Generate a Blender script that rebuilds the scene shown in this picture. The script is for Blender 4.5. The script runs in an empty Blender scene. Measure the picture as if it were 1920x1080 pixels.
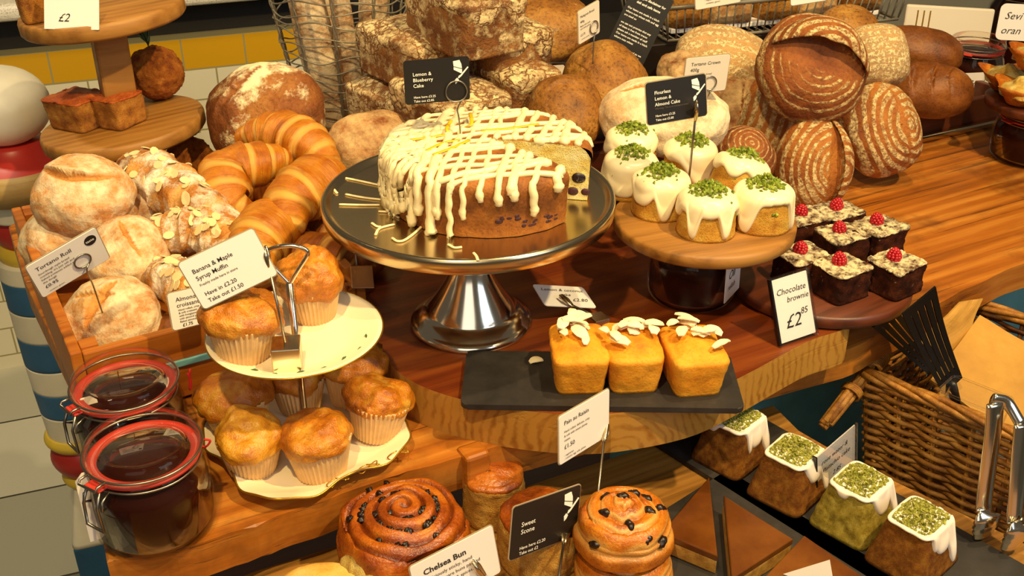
import bpy, bmesh, math, random
from mathutils import Vector, Matrix, Euler, noise
PI = math.pi
R_ = math.radians
sc = bpy.context.scene

# ------------------------------------------------------------------ camera
CAM_H, PITCH, FPX = 0.64, R_(29.0), 2000.0
cam_data = bpy.data.cameras.new('camera')
cam_data.sensor_width = 36.0
cam_data.lens = 36.0 * FPX / 1920.0
cam_data.clip_start = 0.02
cam = bpy.data.objects.new('camera', cam_data)
cam.location = (0, 0, CAM_H)
cam.rotation_euler = (PI / 2 - PITCH, 0, 0)
sc.collection.objects.link(cam)
sc.camera = cam

# ------------------------------------------------------------------ world and lights
world = bpy.data.worlds.new('world')
sc.world = world
world.use_nodes = True
bg = world.node_tree.nodes['Background']
bg.inputs[0].default_value = (1.0, 0.80, 0.55, 1)
bg.inputs[1].default_value = 0.09


def aim(o, target):
    d = Vector(target) - o.location
    o.rotation_euler = d.to_track_quat('-Z', 'Y').to_euler()


def lamp(name, kind, loc, target, power, color, size=0.05, angle=70, blend=0.4):
    l = bpy.data.lights.new(name, kind)
    l.energy = power
    l.color = color
    if kind == 'SPOT':
        l.spot_size = R_(angle)
        l.spot_blend = blend
        l.shadow_soft_size = size
    elif kind == 'AREA':
        l.size = size
    o = bpy.data.objects.new(name, l)
    o.location = loc
    sc.collection.objects.link(o)
    aim(o, target)
    return o


WARM = (1.0, 0.74, 0.34)
lamp('ceiling_spot_right', 'SPOT', (0.95, 0.35, 1.75), (0.20, 1.15, 0.0), 138, WARM, 0.03, 80, 0.5)
lamp('ceiling_spot_left', 'SPOT', (-0.20, 0.05, 1.60), (-0.38, 1.20, 0.0), 76, WARM, 0.03, 75, 0.6)
lamp('ceiling_spot_back', 'SPOT', (0.55, 1.0, 2.0), (0.50, 1.7, 0.1), 62, (1.0, 0.74, 0.40), 0.03, 80, 0.6)
lamp('ceiling_spot_wall', 'SPOT', (-1.2, 1.5, 1.7), (-0.9, 2.2, 0.0), 46, (1.0, 0.86, 0.60), 0.06, 95, 0.7)
lamp('shop_window', 'AREA', (1.9, -0.6, 1.3), (0.2, 1.1, 0.0), 14, (0.72, 0.88, 1.0), 1.2)
lamp('shop_front', 'AREA', (-0.3, -1.6, 1.5), (0.0, 1.1, 0.0), 11, (1.0, 0.92, 0.80), 1.6)

sc.view_settings.view_transform = 'Standard'
sc.view_settings.look = 'None'
sc.view_settings.gamma = 1.0
sc.view_settings.use_curve_mapping = False
sc.view_settings.exposure = 0.22

# ------------------------------------------------------------------ placing helpers
_cp, _sp = math.cos(PITCH), math.sin(PITCH)


def ray(px, py):
    u, v = (px - 960) / FPX, (540 - py) / FPX
    return Vector((u, _cp + v * _sp, -_sp + v * _cp))


def G(px, py, z=0.0):
    """ground point: where the sight line through (px, py) meets the level z"""
    r = ray(px, py)
    return Vector((0, 0, CAM_H)) + r * ((z - CAM_H) / r.z)


def W(px, py, y):
    """point on the sight line at the forward distance y"""
    r = ray(px, py)
    return Vector((0, 0, CAM_H)) + r * (y / r.y)


def facing(zdir, roll=0.0):
    q = Vector(zdir).normalized().to_track_quat('Z', 'Y')
    return (q.to_matrix() @ Matrix.Rotation(roll, 3, 'Z')).to_euler()


# ------------------------------------------------------------------ object helpers
def thing(name, label, cat, loc=(0, 0, 0), rot=(0, 0, 0), group=None):
    o = bpy.data.objects.new(name, None)
    o.empty_display_size = 0.02
    sc.collection.objects.link(o)
    o.location = loc
    o.rotation_euler = rot if not isinstance(rot, (int, float)) else (0, 0, rot)
    o['label'] = label
    o['category'] = cat
    if group:
        o['group'] = group
    return o


def obj(name, me, mat, parent=None, loc=(0, 0, 0), rot=(0, 0, 0)):
    o = bpy.data.objects.new(name, me)
    sc.collection.objects.link(o)
    if mat is not None and len(me.materials) == 0:
        me.materials.append(mat)
    o.location = loc
    o.rotation_euler = rot if not isinstance(rot, (int, float)) else (0, 0, rot)
    if parent is not None:
        o.parent = parent
    return o


def tag(o, label, cat, group=None):
    o['label'] = label
    o['category'] = cat
    if group:
        o['group'] = group
    return o


def struct(name, me, mat, loc=(0, 0, 0), rot=(0, 0, 0)):
    o = obj(name, me, mat, None, loc, rot)
    o['kind'] = 'structure'
    return o


def mk(verts, faces, smooth=True, name='mesh'):
    me = bpy.data.meshes.new(name)
    me.from_pydata([tuple(v) for v in verts], [], faces)
    if smooth:
        me.polygons.foreach_set('use_smooth', [True] * len(me.polygons))
    me.update()
    return me


def from_bm(bm, smooth=False):
    bmesh.ops.recalc_face_normals(bm, faces=bm.faces)
    me = bpy.data.meshes.new('mesh')
    bm.to_mesh(me)
    bm.free()
    if smooth:
        me.polygons.foreach_set('use_smooth', [True] * len(me.polygons))
    return me


def setattr_float(me, name, vals):
    a = me.attributes.new(name, 'FLOAT', 'POINT')
    a.data.foreach_set('value', vals)


def join(*meshes):
    V, Fc, sm = [], [], []
    for me in meshes:
        o = len(V)
        V += [tuple(v.co) for v in me.vertices]
        for p in me.polygons:
            Fc.append([i + o for i in p.vertices])
            sm.append(p.use_smooth)
    me = bpy.data.meshes.new('mesh')
    me.from_pydata(V, [], Fc)
    me.polygons.foreach_set('use_smooth', sm)
    me.update()
    return me


def moved(me, m):
    me.transform(m)
    return me


def box(x0, x1, y0, y1, z0, z1, bev=0.0, seg=2):
    bm = bmesh.new()
    bmesh.ops.create_cube(bm, size=1.0)
    bmesh.ops.scale(bm, vec=(x1 - x0, y1 - y0, z1 - z0), verts=bm.verts)
    bmesh.ops.translate(bm, vec=((x0 + x1) / 2, (y0 + y1) / 2, (z0 + z1) / 2), verts=bm.verts)
    if bev:
        bmesh.ops.bevel(bm, geom=list(bm.edges), offset=bev, segments=seg, profile=0.5, affect='EDGES')
    return from_bm(bm)


def prism(pts, z0, z1, bev=0.0, seg=2):
    """extruded outline, anticlockwise points (x, y)"""
    bm = bmesh.new()
    lo = [bm.verts.new((p[0], p[1], z0)) for p in pts]
    hi = [bm.verts.new((p[0], p[1], z1)) for p in pts]
    bm.faces.new(lo[::-1])
    top = bm.faces.new(hi)
    n = len(pts)
    for i in range(n):
        bm.faces.new((lo[i], lo[(i + 1) % n], hi[(i + 1) % n], hi[i]))
    if bev:
        ed = [e for e in bm.edges if abs(e.verts[0].co.z - e.verts[1].co.z) < 1e-7]
        bmesh.ops.bevel(bm, geom=ed, offset=bev, segments=seg, profile=0.5, affect='EDGES')
    return from_bm(bm)


def lathe(prof, seg=64, wob=0.0, seed=0, flute=None):
    """prof: (r, z) pairs; r=0 ends are closed to a point"""
    V, Fc = [], []
    rows = []
    for (r, z) in prof:
        if r < 1e-6:
            rows.append([len(V)])
            V.append((0, 0, z))
        else:
            row = []
            for k in range(seg):
                a = 2 * PI * k / seg
                rr = r
                if flute:
                    rr = r * (1 + flute(a, z))
                if wob:
                    rr += wob * noise.noise(Vector((math.cos(a) * 3, math.sin(a) * 3, z * 40 + seed)))
                row.append(len(V))
                V.append((rr * math.cos(a), rr * math.sin(a), z))
            rows.append(row)
    for a, b in zip(rows, rows[1:]):
        if len(a) == 1 and len(b) == 1:
            continue
        for k in range(seg):
            k2 = (k + 1) % seg
            if len(a) == 1:
                Fc.append((a[0], b[k2], b[k]))
            elif len(b) == 1:
                Fc.append((a[k], a[k2], b[0]))
            else:
                Fc.append((a[k], a[k2], b[k2], b[k]))
    me = mk(V, Fc)
    bm = bmesh.new()
    bm.from_mesh(me)
    return from_bm(bm, True)


def catmull(P, n=8):
    P = [Vector(p) for p in P]
    out = []
    for i in range(len(P) - 1):
        p0 = P[i - 1] if i else P[0] * 2 - P[1]
        p1, p2 = P[i], P[i + 1]
        p3 = P[i + 2] if i + 2 < len(P) else P[-1] * 2 - P[-2]
        for k in range(n):
            t = k / n
            out.append(0.5 * ((2 * p1) + (p2 - p0) * t + (2 * p0 - 5 * p1 + 4 * p2 - p3) * t * t + (3 * p1 - p0 - 3 * p2 + p3) * t ** 3))
    out.append(P[-1].copy())
    return out


def tube(path, r, seg=8, closed=False, flat=1.0, up=(0, 0, 1)):
    """round bar along a path; r is a number or one per point; flat squashes it along up"""
    P = [Vector(p) for p in path]
    n = len(P)
    V, Fc = [], []
    upv = Vector(up)
    prev = None
    for i in range(n):
        if closed:
            t = P[(i + 1) % n] - P[i - 1]
        else:
            t = P[min(i + 1, n - 1)] - P[max(i - 1, 0)]
        t = t.normalized() if t.length > 1e-9 else Vector((0, 0, 1))
        if flat != 1.0:
            s = t.cross(upv)
            if s.length < 1e-3:
                s = prev if prev is not None else t.orthogonal()
        elif prev is None:
            s = t.orthogonal()
        else:
            s = prev - t * prev.dot(t)
            if s.length < 1e-6:
                s = t.orthogonal()
        s = s.normalized()
        prev = s
        w = s.cross(t).normalized()
        rr = r[i] if isinstance(r, (list, tuple)) else r
        for k in range(seg):
            a = 2 * PI * k / seg
            V.append(P[i] + s * (rr * math.cos(a)) + w * (rr * flat * math.sin(a)))
    m = n if closed else n - 1
    for i in range(m):
        a, b = i * seg, ((i + 1) % n) * seg
        for k in range(seg):
            k2 = (k + 1) % seg
            Fc.append((a + k, a + k2, b + k2, b + k))
    if not closed:
        Fc.append(tuple(range(seg))[::-1])
        Fc.append(tuple(range((n - 1) * seg, n * seg)))
    me = mk(V, Fc)
    bm = bmesh.new()
    bm.from_mesh(me)
    return from_bm(bm, True)


def circle_path(c, r, n=32, ax=Vector((1, 0, 0)), ay=Vector((0, 1, 0))):
    return [Vector(c) + ax * (r * math.cos(2 * PI * k / n)) + ay * (r * math.sin(2 * PI * k / n)) for k in range(n)]


# a cake-like solid: superellipse plan, sloping sides, rounded rim, domed top
class Solid:
    def __init__(s, a, b, h, top=1.0, n=2.0, er=0.2, dome=0.0, bow=0.0):
        s.a, s.b, s.h, s.top, s.n, s.er, s.dome, s.bow = a, b, h, top, n, er, dome, bow

    def pt(s, th, t):
        c, sn = math.cos(th), math.sin(th)
        q = (abs(c) ** s.n + abs(sn) ** s.n) ** (-1.0 / s.n)
        eh = s.er * min(s.a, s.b) * s.top
        if t < 0.45:
            r = t / 0.45
            rho, z = r * (1 - s.er), s.h + s.dome * (1 - r * r)
        elif t < 0.6:
            an = (t - 0.45) / 0.15 * PI / 2
            rho, z = (1 - s.er) + s.er * math.sin(an), s.h - eh * (1 - math.cos(an))
        else:
            w = (t - 0.6) / 0.4
            z = (s.h - eh) * (1 - w)
            rho = 1 + s.bow * math.sin(PI * w)
        k = 1 + (s.top - 1) * max(0, min(1, z / s.h))
        return Vector((s.a * k * rho * c * q, s.b * k * rho * sn * q, z))


def fbm(p, oct=3):
    v, a = 0.0, 1.0
    for _ in range(oct):
        v += a * noise.noise(p)
        p = p * 2.1
        a *= 0.5
    return v


def polar(f, nt, ns, bottom=True):
    V = [f(0, 0)]
    for j in range(1, ns + 1):
        for k in range(nt):
            V.append(f(2 * PI * k / nt, j / ns))
    Fc = [(0, 1 + k, 1 + (k + 1) % nt) for k in range(nt)]
    for j in range(ns - 1):
        a, b = 1 + j * nt, 1 + (j + 1) * nt
        for k in range(nt):
            k2 = (k + 1) % nt
            Fc.append((a + k, b + k, b + k2, a + k2))
    if bottom:
        Fc.append(tuple(1 + (ns - 1) * nt + k for k in range(nt))[::-1])
    return V, Fc


def solid_mesh(S, amp=0.001, fs=60, seed=0, nt=72, ns=36, fine=0.0, warp=None):
    V, Fc = polar(lambda th, t: S.pt(th, t), nt, ns)
    me = mk(V, Fc)
    nor = [v.normal.copy() for v in me.vertices]
    off = Vector((seed * 3.1, seed * 1.7, seed * 0.9))
    for v, n in zip(me.vertices, nor):
        d = amp * fbm(v.co * fs + off)
        if fine:
            d += fine * noise.noise(v.co * fs * 6 + off)
        if v.co.z > 0.002:
            v.co = v.co + n * d
        if warp:
            v.co = warp(v.co)
    me.update()
    return me


def drips(spec, base):
    """spec: (angle in degrees, reach, half width in degrees); returns how far down icing runs at an angle"""
    def f(th):
        d = base + 0.025 * noise.noise(Vector((math.cos(th) * 2.5, math.sin(th) * 2.5, base * 9)))
        for (a, r, w) in spec:
            x = abs((math.degrees(th) - a + 180) % 360 - 180) / w
            if x < 2.2:
                d = max(d, base + (r - base) * math.exp(-x * x * x * 1.2))
        return d
    return f


def icing_mesh(S, reach, thick=0.002, nt=120, ns=40, seed=0):
    V, Fc = polar(lambda th, t: S.pt(th, t * reach(th)), nt, ns, False)
    me = mk(V, Fc)
    bm = bmesh.new()
    bm.from_mesh(me)
    bmesh.ops.recalc_face_normals(bm, faces=bm.faces)
    bm.normal_update()
    bm.verts.ensure_lookup_table()
    if bm.verts[0].normal.z < 0:
        bmesh.ops.reverse_faces(bm, faces=bm.faces)
        bm.normal_update()
    new = []
    for i, v in enumerate(bm.verts):
        j = 0 if i == 0 else (i - 1) // nt + 1
        x = j / ns
        k = 1.0 + 0.25 * noise.noise(v.co * 70 + Vector((seed, 0, 0)))
        if x > 0.8:
            k *= 1 + 0.5 * math.sin((x - 0.8) / 0.2 * PI)
        if x > 0.93:
            k *= math.sqrt(max(0, 1 - ((x - 0.93) / 0.07) ** 2))
        new.append(v.co + v.normal * (thick * k - (0.0006 if j == ns else 0)))
    for v, c in zip(bm.verts, new):
        v.co = c
    return from_bm(bm, True)


def lump(rng, s, asp=(1, 0.75, 0.6)):
    V = []
    for d in ((1, 0, 0), (-1, 0, 0), (0, 1, 0), (0, -1, 0), (0, 0, 1), (0, 0, -1), (.6, .6, .5), (-.6, .5, -.6)):
        k = s * rng.uniform(0.75, 1.2)
        V.append(Vector((d[0] * asp[0] * k, d[1] * asp[1] * k, d[2] * asp[2] * k)))
    bm = bmesh.new()
    for v in V:
        bm.verts.new(v)
    bmesh.ops.convex_hull(bm, input=bm.verts)
    return bm


def scatter(points, rng, smin, smax, asp=(1, 0.75, 0.6), smooth=False):
    V, Fc = [], []
    protos = []
    for _ in range(6):
        bm = lump(rng, 1.0, asp)
        bm.verts.index_update()
        live = [v for v in bm.verts if v.link_faces]
        ix = {v: i for i, v in enumerate(live)}
        protos.append(([v.co.copy() for v in live], [[ix[v] for v in f.verts] for f in bm.faces]))
        bm.free()
    for p in points:
        vs, fs = rng.choice(protos)
        m = Euler((rng.uniform(0, 6), rng.uniform(0, 6), rng.uniform(0, 6))).to_matrix() * rng.uniform(smin, smax)
        o = len(V)
        V += [Vector(p) + m @ v for v in vs]
        Fc += [[i + o for i in f] for f in fs]
    return mk(V, Fc, smooth)


# ------------------------------------------------------------------ materials
def lin(h):
    h = h.lstrip('#')
    out = []
    for i in (0, 2, 4):
        c = int(h[i:i + 2], 16) / 255
        out.append(c / 12.92 if c <= 0.04045 else ((c + 0.055) / 1.055) ** 2.4)
    return (*out, 1)


class NT:
    def __init__(s, name):
        s.m = bpy.data.materials.new(name)
        s.m.use_nodes = True
        s.t = s.m.node_tree
        s.b = s.t.nodes['Principled BSDF']

    def n(s, kind, **kw):
        nd = s.t.nodes.new(kind)
        ins = kw.pop('i', {})
        for k, v in kw.items():
            setattr(nd, k, v)
        for k, v in ins.items():
            s.put(nd.inputs[k], v)
        return nd

    def put(s, sock, v):
        if hasattr(v, 'is_output'):
            s.t.links.new(v, sock)
        else:
            sock.default_value = v

    def set(s, **kw):
        for k, v in kw.items():
            s.put(s.b.inputs[k.replace('_', ' ')], v)

    def ramp(s, fac, stops):
        r = s.n('ShaderNodeValToRGB')
        el = r.color_ramp.elements
        while len(el) < len(stops):
            el.new(0.5)
        for e, (p, c) in zip(el, stops):
            e.position = p
            e.color = lin(c) if isinstance(c, str) else c
        s.put(r.inputs[0], fac)
        return r.outputs[0]

    def mix(s, fac, a, b, kind='MIX'):
        m = s.n('ShaderNodeMixRGB', blend_type=kind)
        s.put(m.inputs[0], fac)
        for k, v in ((1, a), (2, b)):
            s.put(m.inputs[k], lin(v) if isinstance(v, str) else v)
        return m.outputs[0]

    def math(s, op, a, b=None, c=None):
        m = s.n('ShaderNodeMath', operation=op)
        s.put(m.inputs[0], a)
        if b is not None:
            s.put(m.inputs[1], b)
        if c is not None:
            s.put(m.inputs[2], c)
        return m.outputs[0]

    def mrange(s, v, a, b, c=0.0, d=1.0):
        m = s.n('ShaderNodeMapRange')
        for k, x in enumerate((v, a, b, c, d)):
            s.put(m.inputs[k], x)
        return m.outputs[0]

    def coords(s, shift=True):
        tc = s.n('ShaderNodeTexCoord').outputs['Object']
        if not shift:
            return tc
        oi = s.n('ShaderNodeObjectInfo').outputs['Random']
        v = s.n('ShaderNodeVectorMath', operation='ADD')
        s.put(v.inputs[0], tc)
        s.put(v.inputs[1], s.math('MULTIPLY', oi, 5.0))
        return v.outputs[0]

    def noise(s, vec, scale, detail=4, rough=0.55):
        nd = s.n('ShaderNodeTexNoise', i={'Scale': scale, 'Detail': detail, 'Roughness': rough})
        s.put(nd.inputs['Vector'], vec)
        return nd.outputs['Fac']

    def attr(s, name):
        return s.n('ShaderNodeAttribute', attribute_name=name).outputs['Fac']

    def bump(s, h, strength=0.3, dist=0.002):
        b = s.n('ShaderNodeBump', i={'Strength': strength, 'Distance': dist})
        s.put(b.inputs['Height'], h)
        s.put(s.b.inputs['Normal'], b.outputs[0])


def plain(name, col, rough=0.5, metal=0.0, var=0.0, vscale=30, **kw):
    t = NT(name)
    if var:
        nz = t.noise(t.coords(), vscale)
        c = lin(col)
        lo = tuple(x * (1 - var) for x in c[:3]) + (1,)
        hi = tuple(min(1, x * (1 + var)) for x in c[:3]) + (1,)
        t.set(Base_Color=t.mix(t.mrange(nz, 0.3, 0.7), lo, hi))
    else:
        t.set(Base_Color=lin(col))
    t.set(Roughness=rough, Metallic=metal)
    for k, v in kw.items():
        t.b.inputs[k.replace('_', ' ')].default_value = v
    return t.m


def crust(name, dark, mid, light, flour=None, thr=0.5, fscale=45, scale=18, bump=0.4, rough=0.55, ring=0.0,
          tint=None, soft=0.05, spec=0.4, speck=0.35, base=0.0, ringthr=0.1, cracks=0.0, stria=0.0):
    """baked surface; 'ring' is the number of flour rings read from the ring attribute, 'bare' keeps flour away"""
    t = NT(name)
    v = t.coords()
    n1 = t.noise(v, scale, 6, 0.6)
    n2 = t.noise(v, scale * 14, 3, 0.6)
    col = t.ramp(n1, [(0.30, dark), (0.50, mid), (0.68, light)])
    sp = t.ramp(n2, [(0.32, '#6a5040'), (0.5, '#ffffff')])
    col = t.mix(speck, col, sp, 'MULTIPLY')
    if stria:
        # fine stretch marks that follow the rolled layers
        ns_ = t.n('ShaderNodeTexNoise', noise_dimensions='1D', i={'Scale': 9.0, 'Detail': 5.0, 'Roughness': 0.75})
        t.put(ns_.inputs['W'], t.attr('ring'))
        col = t.mix(stria, col, t.ramp(ns_.outputs[0], [(0.30, '#5a3008'), (0.5, '#b8905a'), (0.68, '#ffffff')]), 'MULTIPLY')
    if tint:
        col = t.mix(t.attr('tint'), col, tint)
    h = t.math('ADD', n2, t.math('MULTIPLY', n1, 0.5)) if not stria else t.math('ADD', t.math('MULTIPLY', n2, 0.3), t.math('MULTIPLY', ns_.outputs[0], 1.2))
    if flour:
        n3 = t.noise(v, fscale, 8, 0.72)
        m = t.mrange(n3, thr - soft, thr + soft)
        if ring:
            rg = t.math('ADD', t.math('ADD', t.attr('ring'), t.math('MULTIPLY', t.noise(v, 12, 3, 0.5), 1.3)), t.math('MULTIPLY', t.noise(v, 130, 4, 0.7), 0.40))
            s = t.math('ADD', t.math('SINE', t.math('MULTIPLY', rg, 2 * PI)), t.math('MULTIPLY', t.math('SUBTRACT', t.noise(v, 16, 4, 0.6), 0.5), 3.6))
            rm = t.mrange(s, ringthr - 0.35, ringthr + 0.35)
            m = t.math('MULTIPLY', rm, t.mrange(t.noise(v, 190, 5, 0.75), 0.38, 0.54))
            m = t.math('MULTIPLY', m, t.mrange(n3, thr - 0.20, thr - 0.02))
            m = t.math('MULTIPLY', m, 0.85)
        if cracks:
            # the floury skin is split by a net of brown cracks
            dv = t.n('ShaderNodeVectorMath', operation='ADD')
            t.put(dv.inputs[0], v)
            nv = t.n('ShaderNodeTexNoise', i={'Scale': 40.0, 'Detail': 4.0})
            t.put(nv.inputs['Vector'], v)
            sc_ = t.n('ShaderNodeVectorMath', operation='SCALE')
            t.put(sc_.inputs[0], nv.outputs['Color'])
            sc_.inputs['Scale'].default_value = 0.05
            t.put(dv.inputs[1], sc_.outputs[0])
            vo = t.n('ShaderNodeTexVoronoi', feature='DISTANCE_TO_EDGE', i={'Scale': cracks})
            t.put(vo.inputs['Vector'], dv.outputs[0])
            m = t.math('MULTIPLY', m, t.mrange(vo.outputs['Distance'], 0.01, 0.09))
            m = t.math('MULTIPLY', m, t.mrange(t.noise(v, 150, 4, 0.7), 0.34, 0.48))
        if base:
            m = t.math('MAXIMUM', m, base)
        m = t.math('MULTIPLY', m, t.math('SUBTRACT', 1.0, t.attr('bare')))
        col = t.mix(m, col, flour)
        h = t.math('ADD', h, t.math('MULTIPLY', m, 0.6))
    t.set(Base_Color=col, Roughness=rough)
    t.b.inputs['Specular IOR Level'].default_value = spec
    t.bump(h, bump, 0.0025)
    return t.m


def wood(name, c1, c2, c3, stretch=(4, 60, 60), ring=1.0, rough=0.4, bump=0.15, crack=0.0, spec=0.5, endgrain=None):
    """grain runs along the object's x axis"""
    t = NT(name)
    mp = t.n('ShaderNodeMapping', i={'Scale': stretch})
    t.put(mp.inputs['Vector'], t.coords())
    nz = t.noise(mp.outputs[0], 0.7, 5, 0.6)
    wv = t.n('ShaderNodeTexWave', wave_type='BANDS', bands_direction='Y', i={'Scale': 0.35 * ring, 'Distortion': 7.0, 'Detail': 3.0, 'Detail Scale': 0.7})
    t.put(wv.inputs['Vector'], mp.outputs[0])
    mf = t.n('ShaderNodeMapping', i={'Scale': (stretch[0] * 0.6, stretch[1] * 4.5, stretch[2] * 4.5)})
    t.put(mf.inputs['Vector'], t.coords())
    fg = t.noise(mf.outputs[0], 0.8, 4, 0.65)
    f = t.math('ADD', t.math('ADD', t.math('MULTIPLY', nz, 0.62), t.math('MULTIPLY', wv.outputs['Fac'], 0.10)), t.math('MULTIPLY', fg, 0.28))
    col = t.ramp(f, [(0.28, c1), (0.48, c2), (0.72, c3)])
    h = f
    if crack:
        mp2 = t.n('ShaderNodeMapping', i={'Scale': (stretch[0] * 0.8, stretch[1] * 2.2, stretch[2] * 2.2)})
        t.put(mp2.inputs['Vector'], t.coords())
        ck = t.mrange(t.noise(mp2.outputs[0], 0.8, 4, 0.7), 0.36, 0.42)
        blot = t.mrange(t.noise(t.coords(), 7, 5, 0.65), 0.36, 0.5)
        col = t.mix(t.math('MULTIPLY', t.math('SUBTRACT', 1.0, ck), crack), col, '#140803')
        col = t.mix(t.math('MULTIPLY', t.math('SUBTRACT', 1.0, blot), crack * 0.8), col, '#33180a')
        h = t.math('ADD', f, ck)
    if endgrain:
        # sawn, unvarnished edge with year rings about the heart of the log
        (cx, cy, cz), e1, e2 = endgrain
        ds = t.n('ShaderNodeVectorMath', operation='DISTANCE')
        t.put(ds.inputs[0], t.coords(False))
        ds.inputs[1].default_value = (cx, cy, cz)
        rg = t.math('ADD', t.math('MULTIPLY', ds.outputs['Value'], 95.0), t.math('MULTIPLY', t.noise(t.coords(False), 16, 5), 4.0))
        rc = t.ramp(t.math('ADD', t.math('MULTIPLY', t.math('SINE', t.math('MULTIPLY', rg, 6.28)), 0.22), t.noise(t.coords(False), 40, 4)), [(0.1, e1), (0.5, e2)])
        sp = t.n('ShaderNodeSeparateXYZ')
        t.put(sp.inputs[0], t.n('ShaderNodeNewGeometry').outputs['True Normal'])
        col = t.mix(t.mrange(t.math('ABSOLUTE', sp.outputs['Z']), 0.75, 0.5), col, t.mix(0.35, rc, col))
    t.set(Base_Color=col, Roughness=t.mrange(nz, 0.2, 0.8, rough - 0.1, rough + 0.15))
    t.b.inputs['Specular IOR Level'].default_value = spec
    t.bump(h, bump, 0.002)
    return t.m


def glassy(name, tint=(1, 1, 1, 1), base=0.04, gloss_rough=0.02):
    t = NT(name)
    tr = t.n('ShaderNodeBsdfTransparent', i={'Color': tint})
    gl = t.n('ShaderNodeBsdfGlossy', i={'Color': (1, 1, 1, 1), 'Roughness': gloss_rough})
    lw = t.n('ShaderNodeFresnel', i={'IOR': 1.27})
    mx = t.n('ShaderNodeMixShader')
    t.put(mx.inputs[0], t.math('MINIMUM', t.math('ADD', t.math('MULTIPLY', lw.outputs[0], 0.38), base), 0.4))
    t.t.links.new(tr.outputs[0], mx.inputs[1])
    t.t.links.new(gl.outputs[0], mx.inputs[2])
    t.t.links.new(mx.outputs[0], t.t.nodes['Material Output'].inputs['Surface'])
    return t.m


M = {}
M['steel'] = plain('brushed_steel', '#c8b898', 0.22, 1.0)
M['chrome'] = plain('chrome', '#e0d8c8', 0.15, 1.0)
M['wire'] = plain('wire', '#9a948a', 0.35, 1.0)
M['grey_wire'] = plain('grey_wire', '#8b8474', 0.5, 0.5)
M['black_plastic'] = plain('black_plastic', '#0c0b0a', 0.38)
M['black_card'] = plain('black_card', '#171310', 0.5)
M['white_card'] = plain('white_card', '#efe9e2', 0.45)
M['pale_card'] = plain('pale_card', '#e4d8c8', 0.5)
M['card_edge'] = plain('card_edge', '#a8967c', 0.4)
M['ink'] = plain('ink', '#1c1714', 0.6)
M['white_ink'] = plain('white_ink', '#fbf6ea', 0.5)
M['grey_ink'] = plain('grey_ink', '#5a5048', 0.6)
M['slate'] = None
M['porcelain'] = plain('porcelain', '#f6e6c4', 0.16, 0.0)
M['gold'] = plain('gold_line', '#b88a2c', 0.3, 0.8)
M['icing'] = plain('icing', '#f6e7bd', 0.30, 0.0, 0.03, 40)
M['drizzle'] = plain('drizzle', '#f6e4b4', 0.34)
M['pink_icing'] = plain('glace_icing', '#f0e2d2', 0.3)
M['jam'] = plain('jam', '#2e0c05', 0.5, Specular_IOR_Level=0.15)
M['rubber'] = plain('red_rubber', '#d23c2e', 0.5)
M['red_string'] = plain('red_string', '#c4151c', 0.7)
M['glass'] = glassy('jar_glass', (0.96, 0.93, 0.88, 1), 0.004)
M['acrylic'] = glassy('acrylic', (0.98, 0.98, 0.98, 1), 0.03)
M['raisin'] = plain('raisin', '#1c0d08', 0.35, 0, 0.3, 300)
M['rosemary'] = plain('rosemary', '#3f5a34', 0.6)
M['coconut'] = plain('coconut', '#f3e6c0', 0.5)
M['almond'] = plain('almond_flake', '#ecd29a', 0.5)
M['zest'] = plain('lemon_zest', '#e8b81a', 0.4)
M['tan_sponge'] = plain('tan', '#b98a4a', 0.8)


def multi_ramp_mat(name, scale, stops, rough=0.6, bump=0.2, detail=5, spec=0.5):
    t = NT(name)
    n1 = t.noise(t.coords(), scale, detail, 0.65)
    t.set(Base_Color=t.ramp(n1, stops), Roughness=rough)
    t.b.inputs['Specular IOR Level'].default_value = spec
    t.bump(n1, bump, 0.002)
    return t.m


M['table_wood'] = wood('table_wood', '#5e2c0a', '#a86018', '#cf8c36', (3, 34, 34), 1.0, 0.40, 0.25, 0.6)
SLAB_C = (0.1, 1.1, 0.0)
_hc = G(1165, 850, -0.05) - Vector(SLAB_C)
_ca, _sa = math.cos(R_(28.4)), math.sin(R_(28.4))
M['slab_wood'] = wood('slab_wood', '#3a1406', '#6a2b0b', '#904c16', (3, 28, 28), 1.0, 0.34, 0.15, 0.2,
                      endgrain=((_hc.x * _ca + _hc.y * _sa, -_hc.x * _sa + _hc.y * _ca, -0.01), '#a06a22', '#cf9c44'))
M['oak'] = wood('oak', '#6a4214', '#9a682a', '#b6833c', (6, 45, 45), 1.0, 0.5, 0.15)
M['shelf_wood'] = wood('shelf_wood', '#5a3a12', '#8f6020', '#a87830', (4, 90, 90), 1.0, 0.55, 0.2, 0.15)
M['dark_wood'] = wood('dark_wood', '#2a1206', '#552610', '#70361a', (5, 40, 40), 1.0, 0.4, 0.15)
M['crate_wood'] = wood('crate_wood', '#7a3a0c', '#b0621a', '#cc8230', (5, 40, 40), 1.0, 0.4, 0.15, 0.1)
M['slate'] = multi_ramp_mat('slate', 30, [(0.3, '#1d1a18'), (0.6, '#2c2826'), (0.8, '#3c3834')], 0.55, 0.25)
M['teal'] = plain('teal_paint', '#62989e', 0.6, 0, 0.2, 12)
M['worktop'] = multi_ramp_mat('speckled_worktop', 350, [(0.30, '#8a8478'), (0.42, '#d8d2c6'), (0.6, '#e6e0d4')], 0.3, 0.0, 2)

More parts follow.
